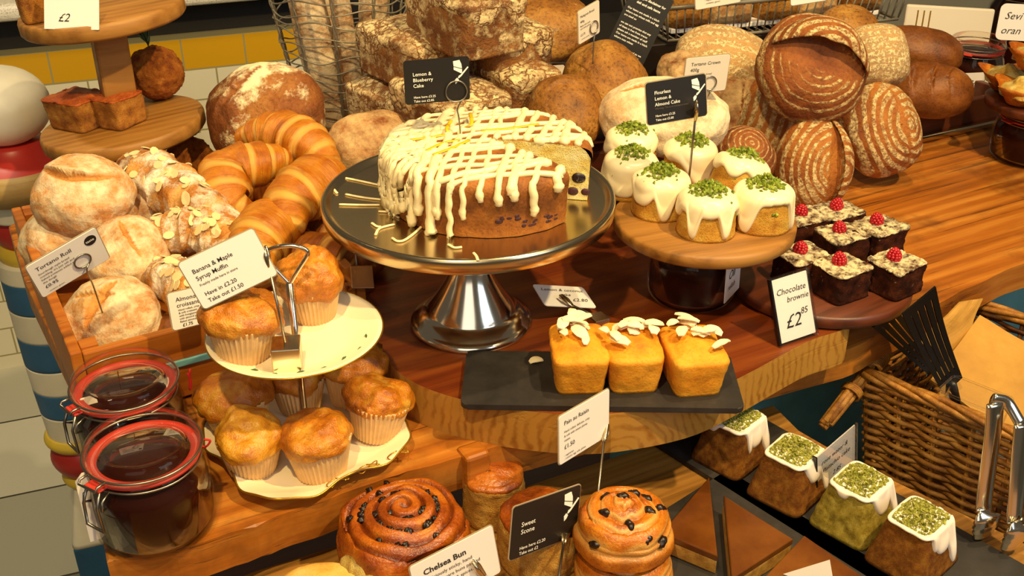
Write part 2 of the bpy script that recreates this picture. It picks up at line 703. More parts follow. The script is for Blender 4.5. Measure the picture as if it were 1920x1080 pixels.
M['rye'] = crust('rye_crust', '#4a220c', '#7a4a1e', '#9a642c', '#e0c590', 0.45, 20, 14, 1.0, 0.75, soft=0.07, cracks=40)
M['rye_side'] = crust('rye_side', '#5a3010', '#845224', '#a8743a', '#d8bc88', 0.565, 46, 20, 0.9, 0.8, soft=0.07)
M['roll'] = crust('floured_roll', '#a8601c', '#c9843a', '#e0a95c', '#ecd8b0', 0.50, 34, 14, 0.5, 0.7, soft=0.12, base=0.10)
M['brown_bread'] = crust('brown_bread', '#5e3410', '#946020', '#b6843a', '#e0c898', 0.68, 16, 14, 0.7, 0.6, soft=0.08, speck=0.6)
M['dark_bread'] = crust('dark_bread', '#46220a', '#764010', '#94581c', None, rough=0.5, bump=0.35)
M['dusty_bread'] = crust('dusty_bread', '#5a280a', '#8e4c16', '#a8641f', '#dcbb80', 0.52, 28, 12, 0.5, 0.7, soft=0.16)
M['pale_bread'] = crust('pale_bread', '#8a4c18', '#b27a38', '#cf9c58', '#ead8b2', 0.43, 14, 12, 0.5, 0.75, soft=0.10, base=0.3)
M['ring_bread'] = crust('ringed_bread', '#6a300c', '#96541a', '#b06e28', '#e8cc90', 0.46, 20, 14, 0.8, 0.75, ring=1.0, ringthr=-0.15)
M['ring_white'] = crust('ringed_floury_bread', '#7a4416', '#a86e30', '#bc8444', '#ecd6a0', 0.42, 20, 14, 0.8, 0.75, ring=1.0, ringthr=-0.7, base=0.25)
M['ring_brown'] = crust('ringed_brown_bread', '#5a280a', '#84461a', '#9c5c22', '#e2c282', 0.48, 20, 14, 0.8, 0.75, ring=1.0, ringthr=0.75)
M['boule'] = crust('seeded_boule', '#54280c', '#8a4e1e', '#aa7032', '#efdcae', 0.53, 9, 14, 0.8, 0.75, soft=0.04)
M['baguette'] = crust('floured_baguette', '#7a4416', '#a86c30', '#c08c4c', '#d8c4a0', 0.45, 22, 16, 0.6, 0.8, soft=0.1, base=0.2)
M['croissant'] = crust('croissant', '#a4560c', '#cf7e1a', '#e49c30', None, scale=34, rough=0.34, bump=0.35, tint='#efbc5c', speck=0.25, stria=0.42)
M['croissant_painted_shade'] = crust('croissant_shade_tones', '#7a3a08', '#a45a10', '#c0741e', None, scale=34, rough=0.4, bump=0.35, tint='#dca450', speck=0.25, stria=0.6)  # same pastry, with the shadow below the cake stand put into its colours
M['almond_croissant'] = crust('almond_croissant', '#8f4a10', '#bf7a2c', '#d89c4c', '#f3e6cc', 0.53, 26, 20, 0.8, 0.65, tint='#e2b068', soft=0.07)
M['muffin'] = crust('muffin_top', '#8f460a', '#c67616', '#e0a53c', None, scale=40, rough=0.28, bump=0.45, spec=0.6, speck=0.3)
M['muffin_pale'] = crust('muffin_top_pale', '#ae620e', '#dc9a28', '#ecc060', None, scale=36, rough=0.28, bump=0.4, spec=0.6, speck=0.25)
M['almond_cake'] = crust('almond_cake', '#a86a1a', '#c8912e', '#dab04a', None, scale=40, rough=0.8, bump=0.5, speck=0.35)
M['coconut_cake'] = crust('coconut_cake', '#c0700e', '#e2921a', '#eea52c', None, scale=26, rough=0.7, bump=0.25, speck=0.2)
M['coconut_side'] = crust('coconut_cake_side', '#a85c0e', '#cf8418', '#e09a2a', None, scale=60, rough=0.8, bump=0.5, speck=0.3)
M['pistachio_brown'] = crust('pistachio_cake', '#6a380c', '#8e5618', '#a87026', None, scale=120, rough=0.9, bump=0.9, speck=0.65, spec=0.2)
M['pistachio_green'] = crust('pistachio_crumb', '#86701e', '#b09838', '#c8b254', None, scale=130, rough=0.9, bump=0.9, speck=0.6, spec=0.2)
M['brownie'] = crust('brownie', '#210c05', '#41190b', '#5e2c14', '#c8a884', 0.66, 110, scale=70, rough=0.85, bump=1.0, speck=0.4, spec=0.15, soft=0.04)
M['brownie_top'] = crust('brownie_sugar_top', '#2a1008', '#4a2412', '#6a3a1e', '#ecd6a8', 0.47, 90, 50, 0.9, 0.85, soft=0.07)
M['raspberry'] = plain('raspberry', '#a8101c', 0.35, 0, 0.25, 200)
M['lemon_cake'] = crust('lemon_cake_crust', '#5a2c0a', '#8e5218', '#b07028', None, scale=24, rough=0.65, bump=0.4)
M['lemon_crumb'] = crust('lemon_crumb', '#e6c45c', '#f6e08a', '#fbeeb4', None, scale=60, rough=0.9, bump=0.9, speck=0.45)
M['blueberry'] = plain('blueberry', '#1d0c18', 0.4, 0, 0.3, 100)
M['berry_stain'] = plain('berry_stain', '#3e1220', 0.6, 0, 0.4, 90)
M['caramel'] = crust('chocolate_caramel', '#3a1a06', '#5e3210', '#7c4a1a', None, scale=7, rough=0.18, bump=0.05, spec=0.6, speck=0.05)
M['shortbread'] = crust('shortbread', '#a87224', '#c8933c', '#dcae58', None, scale=90, rough=0.9, bump=0.8, speck=0.4)
M['bun_glaze'] = crust('glazed_bun', '#6a2608', '#a8520f', '#cc781e', None, scale=30, rough=0.24, bump=0.5, spec=0.6, speck=0.35, tint='#4a1606')
M['bun_crumb'] = crust('bun_crumb', '#b08a3c', '#cdae5c', '#dcc47c', None, scale=60, rough=0.85, bump=0.8, speck=0.3)
M['raisin_bun'] = crust('raisin_swirl', '#7c3606', '#b8640f', '#d88a24', None, scale=28, rough=0.25, bump=0.4, spec=0.6, speck=0.35, tint='#ecc06a')
M['scone_top'] = crust('scone_top', '#5e2408', '#9a4c12', '#b86c24', None, scale=22, rough=0.25, bump=0.5, spec=0.6, speck=0.3)
M['scone_side'] = crust('scone_side', '#a8701e', '#c8943c', '#dab25c', None, scale=60, rough=0.85, bump=0.9, speck=0.4)
M['pale_cake'] = crust('pale_cake', '#cf9a3a', '#e0b456', '#ecc878', None, scale=30, rough=0.75, bump=0.25, speck=0.15)
M['slice_top'] = crust('slice_top', '#702408', '#b4521c', '#cc7030', None, scale=30, rough=0.5, bump=0.6, speck=0.4)
M['slice_side'] = crust('slice_side', '#7e4614', '#b07024', '#c68a36', None, scale=60, rough=0.85, bump=0.8, speck=0.5)
M['crumbed'] = crust('breadcrumbs', '#7c360a', '#b86618', '#d4862c', None, scale=70, rough=0.75, bump=1.0, speck=0.5)
M['filo'] = crust('filo_pastry', '#7a3206', '#b8640e', '#d6902a', None, scale=30, rough=0.5, bump=0.5, speck=0.35)
M['cheese'] = crust('melted_cheese', '#c08a2a', '#d8b85c', '#e6d898', None, scale=60, rough=0.4, bump=0.6, speck=0.2)
M['kraft'] = multi_ramp_mat('kraft_paper', 14, [(0.3, '#a8782c'), (0.6, '#bd8c3a'), (0.8, '#c89a48')], 0.7, 0.05)
M['wicker'] = crust('wicker', '#6a3a0e', '#a06a24', '#c08c40', None, scale=45, rough=0.5, bump=0.3, speck=0.3)
M['dark_wicker'] = crust('dark_wicker', '#3a1c08', '#6a3c14', '#8a5622', None, scale=45, rough=0.5, bump=0.3, speck=0.3)
M['paper_case'] = plain('paper_case', '#dcb47a', 0.65, 0, 0.12, 60)
M['post_white'] = plain('post_white_paint', '#e6dec6', 0.45, 0, 0.12, 10)
M['post_blue'] = plain('post_blue_paint', '#2f6088', 0.5, 0, 0.2, 14)
M['post_red'] = plain('post_red_paint', '#b02c26', 0.35, 0, 0.15, 14)
M['post_wood'] = wood('post_pale_wood', '#8a6c3c', '#a8884e', '#bca068', (20, 20, 60), 1.0, 0.5)
M['post_yellow'] = plain('post_yellow_paint', '#d8b83c', 0.45, 0, 0.1, 20)
M['cream_wall'] = plain('cream_wall', '#d8c8a0', 0.7, 0, 0.06, 4)
M['dark_panel'] = plain('dark_panel', '#16110e', 0.45)
M['linen'] = plain('linen', '#e8dcc6', 0.8)
M['pistachio'] = multi_ramp_mat('pistachio_nuts', 160, [(0.3, '#465210'), (0.5, '#74861c'), (0.72, '#a8b43c')], 0.55, 0.1, 2)
M['pistachio_dust'] = multi_ramp_mat('pistachio_dust', 200, [(0.3, '#5e5a14'), (0.5, '#8a8a28'), (0.7, '#b4b050')], 0.7, 0.1, 2)


def tile_mat():
    t = NT('wall_tiles')
    v = t.coords(False)
    br = t.n('ShaderNodeTexBrick', offset=0.5, i={'Scale': 1.0, 'Mortar Size': 0.0022, 'Mortar Smooth': 0.1, 'Brick Width': 0.150, 'Row Height': 0.078})
    t.put(br.inputs['Vector'], v)
    sep = t.n('ShaderNodeSeparateXYZ')
    t.put(sep.inputs[0], v)
    y = sep.outputs['Y']
    yel = t.math('MULTIPLY', t.math('GREATER_THAN', y, -0.078), t.math('LESS_THAN', y, 0.0))
    col = t.mix(yel, '#d8d2bc', '#c8981c')
    col = t.mix(br.outputs['Fac'], col, '#98906a')
    t.set(Base_Color=col, Roughness=0.22)
    t.bump(t.math('SUBTRACT', 1.0, br.outputs['Fac']), 0.4, 0.002)
    return t.m


def floor_mat():
    t = NT('floor_tiles')
    br = t.n('ShaderNodeTexBrick', offset=0.5, i={'Scale': 1.0, 'Mortar Size': 0.003, 'Mortar Smooth': 0.1, 'Brick Width': 0.46, 'Row Height': 0.30, 'Bias': 0.0,
             'Color1': lin('#d0cebc'), 'Color2': lin('#5a5c4e'), 'Mortar': lin('#2a2a20')})
    t.put(br.inputs['Vector'], t.coords(False))
    t.set(Base_Color=br.outputs['Color'], Roughness=0.4)
    return t.m


# ------------------------------------------------------------------ the room
TZ = -0.05            # table top
SH = -0.130           # display shelf under the table edge
FZ = -0.90            # floor
U = Vector((math.cos(R_(28.4)), math.sin(R_(28.4)), 0))
Vv = Vector((-U.y, U.x, 0))
TROT = R_(28.4)
O_T = G(200, 1052, TZ)

struct('floor', box(-4, 4, -3, 4, -0.05, 0.0), floor_mat(), (0, 0, FZ), R_(20))

# back counter with the tiled front; it runs up to the right, away from the camera
WANG = R_(20.4)
wy0 = 2.40
p0 = W(0, 105, wy0)
wl = Vector((math.cos(WANG), math.sin(WANG), 0))
org = p0 - wl * 0.8
hgt = p0.z - FZ
bm = bmesh.new()
vs = [bm.verts.new(c) for c in ((0, -hgt, 0), (1.62, -hgt, 0), (1.62, 0, 0), (0, 0, 0))]
bm.faces.new(vs)
bk = [bm.verts.new((v.co.x, v.co.y, -0.06)) for v in vs]
bm.faces.new(bk[::-1])
for i in range(4):
    bm.faces.new((vs[i], bk[i], bk[(i + 1) % 4], vs[(i + 1) % 4]))
wall = struct('wall_back', from_bm(bm), tile_mat(), org, Euler((PI / 2, 0, WANG)))
# dark recess above the tiles, then the speckled worktop
struct('trim_1', box(0, 1.62, 0.05, 0.11, -0.001, 0.085), M['dark_panel'], org, WANG)
wt = struct('trim_2', box(0, 1.55, -0.05, 0.62, 0.085, 0.125, 0.016, 4), M['worktop'], org, WANG)
struct('trim_3', box(1.621, 3.0, 0.0, 0.06, -hgt, 0.5), M['dark_panel'], org, WANG)
struct('wall_right', box(1.56, 4.2, 0.20, 0.30, -hgt, 1.2), M['cream_wall'], org, WANG)
struct('wall_left', box(-0.4, 1.56, 0.66, 0.74, -hgt, 1.2), M['cream_wall'], org, WANG)

# ------------------------------------------------------------------ table


def loc2(p, o=O_T, a=TROT):
    d = Vector(p) - o
    return Vector((d.x * math.cos(a) + d.y * math.sin(a), -d.x * math.sin(a) + d.y * math.cos(a), d.z))


tbl = thing('wooden_table', 'big rustic wooden table with a gnarly front edge carrying the whole bakery display', 'table', (O_T.x, O_T.y, TZ), TROT)
edge = [loc2(G(px, py, TZ)) for (px, py) in ((200, 1052), (330, 1030), (480, 984), (600, 940), (747, 889), (860, 858), (980, 826))]
edge = [(p.x, p.y) for p in edge]
e2 = [loc2(G(px, py, TZ)) for (px, py) in ((1590, 655), (1680, 610), (1773, 562), (1850, 524), (1920, 492))]
edge += [(p.x, p.y) for p in e2]
edge += [(1.9, edge[-1][1] - 0.02)]
outline = edge + [(1.9, 0.30), (0.02, 0.30)]
rr = random.Random(4)
fine = []
for a, b in zip(outline[:len(edge) - 1], outline[1:len(edge)]):
    for k in range(6):
        f = k / 6
        fine.append((a[0] + (b[0] - a[0]) * f, a[1] + (b[1] - a[1]) * f + 0.004 * noise.noise(Vector((len(fine) * 0.31, 2.0, 0)))))
fine += outline[len(edge) - 1:]
obj('plank', prism(fine, -0.042, 0, 0.0022, 1), M['table_wood'], tbl)
obj('plank', prism([(0.02, 0.3015), (1.9, 0.3015), (1.9, 0.60), (0.0, 0.60)], -0.042, 0, 0.003), M['table_wood'], tbl)
obj('plank', prism([(0.0, 0.6015), (1.9, 0.6015), (1.9, 0.93), (0.12, 0.93), (0.0, 0.80)], -0.042, 0, 0.003), M['table_wood'], tbl)
obj('base_panel', box(0.62, 1.85, 0.10, 0.125, FZ - TZ, -0.042), M['teal'], tbl)
obj('base_panel', box(0.10, 0.6195, 0.10, 0.125, FZ - TZ, -0.042), M['dark_wood'], tbl)
for (x, y) in ((0.06, 0.75), (1.8, 0.85)):
    obj('leg', box(x, x + 0.07, y, y + 0.07, FZ - TZ, -0.042, 0.004), M['dark_wood'], tbl)
pg = W(893, 872, 0.885)
_q = loc2(pg)
obj('peg', box(_q.x - .014, _q.x + .014, _q.y - .006, _q.y + .02, -.045, .004, .004), M['table_wood'], tbl)

# half round slab lying on the table
slab_px = [(1594, 612), (1570, 622), (1510, 642), (1395, 704), (1290, 750), (1130, 777), (1000, 772), (880, 752), (800, 728), (750, 700), (722, 668), (716, 640)]
pts = [G(px, py, 0) for (px, py) in slab_px]
pts = catmull(pts, 5)
poly = [(p.x, p.y) for p in pts][::-1]
base_c = Vector((pts[-1].x, pts[-1].y))
poly = [(p.x, p.y) for p in pts]
last = Vector(poly[-1])
right = Vector(poly[0])
back = [(last.x + Vv.x * 0.30, last.y + Vv.y * 0.30), (last.x + Vv.x * 0.30 + 0.30, last.y + Vv.y * 0.30 + 0.22), (right.x + Vv.x * 0.42, right.y + Vv.y * 0.42)]
allp = poly + back
so = Vector((0.1, 1.1, 0))
loc = [loc2((p[0], p[1], 0), so, TROT) for p in allp]
slab = thing('serving_slab', 'thick reddish half-round wooden slab under the metal cake stand and the grey slate', 'board', (so.x, so.y, TZ), TROT)
pl = [(p.x, p.y) for p in loc][::-1]
obj('board', prism(pl, 0, 0.05, 0.005, 3), M['slab_wood'], slab)
SLAB_W = allp

# display shelf below
sp = [(0.325, 1.09), (0.342, 1.035), (0.385, 0.985), (0.74, 0.64), (0.62, 0.30), (-0.50, 0.30), (-0.36, 0.74), (-0.26, 0.80), (-0.05, 0.90)]
shf = thing('display_shelf', 'lower plain wooden shelf in front of the table holding buns and slates', 'shelf', (0, 0.8, SH), TROT)
lp = [loc2((x, y, 0), Vector((0, 0.8, 0)), TROT) for x, y in sp]
obj('shelf_board', prism([(p.x, p.y) for p in lp][::-1], -0.03, 0, 0.002), M['shelf_wood'], shf)
for (x, y) in ((-0.25, 0.45), (0.5, 0.45), (0.05, 0.80)):
    q = loc2((x, y, 0), Vector((0, 0.8, 0)), TROT)
    obj('leg', box(q.x - 0.025, q.x + 0.025, q.y - 0.025, q.y + 0.025, FZ - SH, -0.03), M['dark_wood'], shf)

# painted post beside the table
post = thing('painted_post', 'tall turned post painted in blue and white stripes with a white ball on top', 'post', (0, 0, FZ))
pc = W(100, 600, 1.62)
post.location = (pc.x, pc.y, FZ)


def zat(py, pxx=None):
    """height on the post axis that shows at picture row py"""
    d0 = FPX
    t = math.tan(PITCH + math.atan((py - 540) / FPX))
    return CAM_H - pc.y * t - FZ


def ring(name, y0, y1, r0, r1, mat, bulge=0.0):
    z1, z0 = zat(y0), zat(y1)
    prof = [(0, z0)]
    for k in range(13):
        f = k / 12
        prof.append((r1 + (r0 - r1) * f + bulge * math.sin(PI * f), z0 + (z1 - z0) * f))
    prof.append((0, z1))
    obj(name, lathe(prof, 48), mat, post)


zb0, zb1 = zat(268), zat(126)
cz, rz = (zb0 + zb1) / 2, (zb1 - zb0) / 2
obj('ball', lathe([(0, cz - rz)] + [(0.074 * math.cos(a), cz + rz * math.sin(a)) for a in [R_(-80 + 10 * k) for k in range(17)]] + [(0, cz + rz)], 48), M['post_white'], post)
ring('neck', 262, 300, 0.05, 0.098, M['post_red'], -0.008)
ring('bowl', 296, 352, 0.104, 0.088, M['post_wood'], 0.012)
ring('white_collar', 350, 392, 0.075, 0.066, M['post_white'])
ring('red_collar', 390, 448, 0.055, 0.050, M['post_red'], 0.008)
ring('yellow_collar', 446, 476, 0.055, 0.055, M['post_yellow'], 0.006)
ys = [474, 506, 560, 612, 665, 710, 755, 800]
rad = [0.066, 0.066, 0.0655, 0.0645, 0.063, 0.061, 0.058, 0.055]
for k in range(7):
    ring('stripe', ys[k], ys[k + 1], rad[k], rad[k + 1], M['post_white'] if k % 2 == 0 else M['post_blue'])
ring('yellow_collar', 798, 818, 0.058, 0.058, M['post_yellow'], 0.006)
ring('red_collar', 816, 872, 0.045, 0.045, M['post_red'], 0.016)
ring('yellow_collar', 870, 894, 0.042, 0.042, M['post_yellow'], 0.008)
zc0, zc1 = zat(985), zat(893)
obj('white_block', moved(solid_mesh(Solid(0.058, 0.058, zc1 - zc0, 0.55, 9, 0.05), 0.0003, nt=64), Matrix.Translation((0, 0, zc0)) @ Matrix.Rotation(R_(20), 4, 'Z')), M['post_white'], post)
obj('blue_block', moved(box(-0.056, 0.056, -0.056, 0.056, 0.0, zc0, 0.004), Matrix.Rotation(R_(20), 4, 'Z')), M['post_blue'], post)


# ------------------------------------------------------------------ builders for food and ware
def loaf(name, label, cat, c, half, zdir, roll, mat, seed=0, n=2.2, flat=0.6, amp=0.05, rings=None, ears=(), group=None, flap=None, nt=96, ns=56):
    """a loaf: local z is the side that rose; ears are slashes (x0, y0, x1, y1, bow, groove width, lift)"""
    a, b, h = half
    V, ring, bare = [], [], []
    sd = Vector((seed * 7.3, seed * 3.7, seed * 1.9))

    def f(th, t):
        ph = t * PI
        s, cz = math.sin(ph), math.cos(ph)
        cx, cy = math.cos(th), math.sin(th)
        q = (abs(cx) ** n + abs(cy) ** n) ** (-1.0 / n)
        k = abs(s) ** (0.85 if cz > 0 else 0.6)
        X, Y = k * cx * q, k * cy * q
        Z = cz if cz > 0 else cz * flat
        w = 1 + amp * fbm(Vector((X, Y, Z)) * 1.7 + sd, 3)
        ba = 0.0
        lift = 0.0
        if cz > -0.2:
            for (x0, y0, x1, y1, bow, gw, up) in ears:
                dx, dy = x1 - x0, y1 - y0
                L = math.hypot(dx, dy)
                u = ((X - x0) * dx + (Y - y0) * dy) / (L * L)
                d = ((X - x0) * -dy + (Y - y0) * dx) / L
                if 0 < u < 1:
                    e = math.sin(PI * u)
                    d -= bow * e
                    g = gw * (e ** 0.6)
                    if -g < d < 0:
                        lift -= 0.09 * min(up, 1.3) * math.sin(PI * -d / g) * e
                        ba = 1.0
                    elif 0 <= d < 0.35:
                        lift += up * 0.18 * (1 - d / 0.35) ** 1.5 * e ** 0.7
        p = Vector((a * X * w, b * Y * w, h * Z * w + lift * h * 1.3))
        if rings:
            kind, cnt = rings
            if kind == 'round':
                ring.append(math.sqrt(X * X + Y * Y) * cnt)
            elif kind == 'long':
                ring.append(Y * cnt * 0.5 + 0.5 * X * X)
            elif kind == 'off':
                ring.append(math.hypot(X - 0.45, Y + 0.1) * cnt * 0.7)
            else:
                ring.append(X * cnt * 0.5 + 0.4 * Y * Y)
        bare.append(ba)
        return p

    V, Fc = polar(f, nt, ns, False)
    me = mk(V, Fc)
    if rings:
        setattr_float(me, 'ring', ring)
    setattr_float(me, 'bare', bare)
    o = obj(name, me, mat, None, c, facing(zdir, roll))
    if flap:
        # a tongue of crust that tore loose along the slash and curled outwards
        (x0, y0, x1, y1, bow, width, up, over, fmat) = flap
        dx, dy = x1 - x0, y1 - y0
        L = math.hypot(dx, dy)
        NU, NV = 44, 16
        FV, rg = [], []
        for lay in (0, 1):
            for i in range(NU + 1):
                u = i / NU
                e = math.sin(PI * (0.02 + 0.96 * u)) ** 0.7
                for j in range(NV + 1):
                    v = j / NV
                    d = bow * math.sin(PI * u) + width * (1 - v) * (0.4 + 0.6 * e) - over * v * v * e
                    d += 0.03 * v * noise.noise(Vector((u * 7, seed, v)))
                    X, Y = x0 + dx * u - dy / L * d, y0 + dy * u + dx / L * d
                    rho = min(0.985, (abs(X) ** n + abs(Y) ** n) ** (1 / n))
                    sn = rho ** (1 / 0.85)
                    Z = math.sqrt(max(0, 1 - sn * sn))
                    nrm = Vector((X / a, Y / b, (Z + .05) / h)).normalized()
                    lift = up * e * (math.sin(v * PI * 0.62) ** 1.3) + 0.001
                    FV.append(Vector((a * X, b * Y, h * Z)) + nrm * (lift - 0.005 * lay * (1 - 0.6 * v)))
                    rg.append((math.hypot(X, Y) if not rings or rings[0] != 'off' else math.hypot(X - .45, Y + .1) * .7) * (rings[1] if rings else 6))
        K = (NU + 1) * (NV + 1)
        FF = []
        for i in range(NU):
            for j in range(NV):
                q = i * (NV + 1) + j
                FF.append((q, q + 1, q + NV + 2, q + NV + 1))
                FF.append((K + q, K + q + NV + 1, K + q + NV + 2, K + q + 1))
        rim = [i * (NV + 1) for i in range(NU + 1)] + [NU * (NV + 1) + j for j in range(1, NV + 1)] + [i * (NV + 1) + NV for i in range(NU - 1, -1, -1)] + list(range(NV - 1, 0, -1))
        for p_, q_ in zip(rim, rim[1:] + rim[:1]):
            FF.append((p_, q_, q_ + K, p_ + K))
        fme = mk(FV, FF)
        bm = bmesh.new()
        bm.from_mesh(fme)
        fme = from_bm(bm, True)
        setattr_float(fme, 'ring', rg)
        obj('crust_ear', fme, fmat, o)
    return tag(o, label, cat, group)


def tin_loaf(label, c, half, h, yaw, seed, group='floured rye tin loaves in the stack', tilt=(0, 0)):
    S = Solid(half[0], half[1], h, 1.05, 7, 0.16, h * 0.16)
    me = solid_mesh(S, 0.0024, 26, seed, 88, 44, 0.0009)
    t = thing('rye_loaf', label, 'loaf', c, (R_(tilt[0]), R_(tilt[1]), R_(yaw)), group)
    obj('loaf_body', me, M['rye_side'], t)
    cr = icing_mesh(S, drips([(20, .78, 25), (150, .80, 30), (250, .74, 20), (300, .8, 16)], 0.64), 0.0012, 96, 34, seed)
    for v in cr.vertices:
        v.co += v.normal * (0.0018 * fbm(v.co * 26 + Vector((seed * 3.1, seed * 1.7, seed * .9))) + 0.0013 * noise.noise(v.co * 110))
    obj('floured_crust', cr, M['rye'], t)
    return t


def croissant(label, px_path, R, mat='croissant', nseg=7, seed=0, kind='butter croissant', group=None, almonds=False, twist=0.9, rough=0.0, zs=None):
    P = [G(x, y, z) for (x, y, z) in px_path]
    c = sum(P, Vector()) / len(P)
    path = catmull([p - c for p in P], 14)
    ln = [0.0]
    for p, q in zip(path, path[1:]):
        ln.append(ln[-1] + (q - p).length)
    tot = ln[-1]
    N, seg = 170, 48
    pts = []
    j = 0
    for i in range(N):
        s = tot * i / (N - 1)
        while j < len(ln) - 2 and ln[j + 1] < s:
            j += 1
        f = (s - ln[j]) / max(1e-9, ln[j + 1] - ln[j])
        pts.append(path[j].lerp(path[j + 1], min(1, f)))
    V, tint, lay_ = [], [], []
    up = Vector((0, 0, 1))
    sd = Vector((seed * 5.1, seed, seed * 2.3))
    for i in range(N):
        t = (pts[min(i + 1, N - 1)] - pts[max(i - 1, 0)]).normalized()
        s = t.cross(up).normalized()
        w = s.cross(t).normalized()
        x = i / (N - 1)
        e0 = abs(x - 0.5) * 2
        env = R * (0.34 + 0.66 * math.cos(e0 * PI / 2) ** 0.8)
        if x < 0.02 or x > 0.98:
            env *= math.sqrt(max(0.02, min(x, 1 - x) / 0.02))
        for k in range(seg):
            a = 2 * PI * k / seg
            e = e0 * nseg * 0.5 + twist * 0.5 * math.sin(a + 0.6) * (1 if x > 0.5 else -1) * 0.5 + 0.3
            q = e - math.floor(e)
            r = env * (0.93 + 0.15 * q ** 1.3 if q > 0.06 else 0.93 + 0.15 * (1 - q / 0.06))
            r *= 1 + (0.05 + rough) * noise.noise(Vector((x * 6, math.cos(a), math.sin(a))) * 1.4 + sd)
            if rough:
                r *= 1 + rough * 0.8 * fbm(Vector((x * 16, math.cos(a) * 2, math.sin(a) * 2)) + sd, 3)
            lay_.append(e * 3.0 + 0.25 * math.sin(a))
            r *= 1 + 0.012 * noise.noise(Vector((x * 60, math.cos(a) * 2.5, math.sin(a) * 2.5)) + sd) + 0.012 * noise.noise(Vector((e * 14, math.cos(a) * 1.2, math.sin(a) * 1.2)) + sd)
            V.append(pts[i] + s * (r * math.cos(a)) + w * (r * math.sin(a) * 0.88))
            tint.append(max(0.0, min(1.0, (0.24 - abs(q - 0.16)) * 7)) * 0.62 if e > 0.75 else 0.05)
    Fc = []
    for i in range(N - 1):
        for k in range(seg):
            k2 = (k + 1) % seg
            Fc.append((i * seg + k, i * seg + k2, (i + 1) * seg + k2, (i + 1) * seg + k))
    Fc.append(tuple(range(seg))[::-1])
    Fc.append(tuple(range((N - 1) * seg, N * seg)))
    me = mk(V, Fc)
    bm = bmesh.new()
    bm.from_mesh(me)
    me2 = from_bm(bm, True)
    setattr_float(me2, 'tint', tint)
    setattr_float(me2, 'ring', lay_)
    t = thing('croissant' if not almonds else 'almond_croissant', label, 'croissant', c, 0, group)
    obj('pastry', me2, M[mat], t)
    if almonds:
        rng = random.Random(seed)
        vs, fs = [], []
        for _ in range(34):
            i = rng.randrange(30, 140)
            a = rng.gauss(1.5, 0.6)
            k = int(a / (2 * PI) * seg) % seg
            p = me2.vertices[i * seg + k]
            m = facing(p.normal + Vector((rng.uniform(-.35, .35), rng.uniform(-.35, .35), 0)), rng.uniform(0, 6)).to_matrix()
            o = len(vs)
            la, lb = rng.uniform(.006, .009), rng.uniform(.004, .006)
            for zz in (0.0006, 0.0018):
                for q in range(10):
                    an = 2 * PI * q / 10
                    vs.append(p.co + m @ Vector((la * math.cos(an), lb * math.sin(an), zz)))
            fs.append(tuple(range(o + 10, o + 20)))
            fs.append(tuple(range(o, o + 10))[::-1])
            for q in range(10):
                fs.append((o + q, o + (q + 1) % 10, o + 10 + (q + 1) % 10, o + 10 + q))
        al = obj('flaked_almonds', mk(vs, fs, False), M['almond'], t)
        al['kind'] = 'stuff'
    return t


case_cache = {}


def muffin(label, p, r, seed, mat='muffin', tilt=(0, 0), group='muffins on the two-tier stand', hc=0.040, hr=0.024):
    t = thing('muffin', label, 'muffin', p, (R_(tilt[0]), R_(tilt[1]), seed * 1.3), group)
    fl = lambda a, z: 0.030 * math.sin(40 * a)
    case = lathe([(0, 0.0006), (r * .68, 0.0), (r * .70, 0.001), (r * .96, hc), (r * .955, hc + 0.0015), (r * .93, hc - 0.001), (r * .6, hc * .5), (0, hc * .5)], 264, 0, 0, fl)
    obj('paper_case', case, M['paper_case'], t)
    nt, ns = 72, 44
    sd = Vector((seed * 3.3, seed * 1.1, 0))

    def cap(th, x):
        ph = x * PI * .62
        k = math.sin(ph) ** .80 if ph > 0 else 0
        k = k * (1 + .03 * math.sin(th * 2 + seed) + .05 * noise.noise(Vector((math.cos(th) * 1.5, math.sin(th) * 1.5, seed))))
        z = hr * 1.15 * (math.cos(ph) + .37) / 1.37
        return Vector((r * 1.04 * k * math.cos(th), r * 1.04 * k * math.sin(th), z))
    V_, F_ = polar(cap, nt, ns)
    me = mk(V_, F_)
    nn = [v.normal.copy() for v in me.vertices]
    for v, n_ in zip(me.vertices, nn):
        v.co += n_ * (.0050 * fbm(v.co * 34 + sd, 3) + .0030 * abs(noise.noise(v.co * 60 + sd)) + .0004 * noise.noise(v.co * 260))
    obj('muffin_top', moved(me, Matrix.Translation((0, 0, hc - 0.0055))), M[mat], t)
    return t


def chips_on(S, rng, n, spread, reach=0.40, smin=.0012, smax=.0026, lift=.002, aspect=(1, .75, .6), heap=0.004, smooth=False):
    pts = []
    for _ in range(n):
        th = rng.uniform(0, 2 * PI)
        u = min(1.0, abs(rng.gauss(0, spread)))
        p = S.pt(th, reach * math.sqrt(u) if spread > 0.45 else reach * u)
        p.z += lift + heap * (1 - u) * rng.random()
        pts.append(p)
    return scatter(pts, rng, smin, smax, aspect, smooth)


def iced_round_cake(label, p, seed, spec, base=0.60, yaw=0, tilt=(0, 0), mat='almond_cake'):
    t = thing('almond_cake', label, 'cake', p, (R_(tilt[0]), R_(tilt[1]), R_(yaw)), 'iced almond cakes on the round wooden board')
    S = Solid(.0335, .0335, .046, .90, 2.15, .30, .004)
    obj('sponge', solid_mesh(S, .0012, 60, seed, 64, 32, .0004), M[mat], t)
    obj('icing', icing_mesh(S, drips(spec, base), .0024, 128, 44, seed), M['icing'], t)
    rng = random.Random(seed)
    c = obj('chopped_pistachios', join(chips_on(S, rng, 125, .60, .43, .0022, .0044, .003, heap=.007), chips_on(S, rng, 26, 1.0, .74, .0012, .0034, .002)), M['pistachio'], t)
    c['kind'] = 'stuff'
    return t


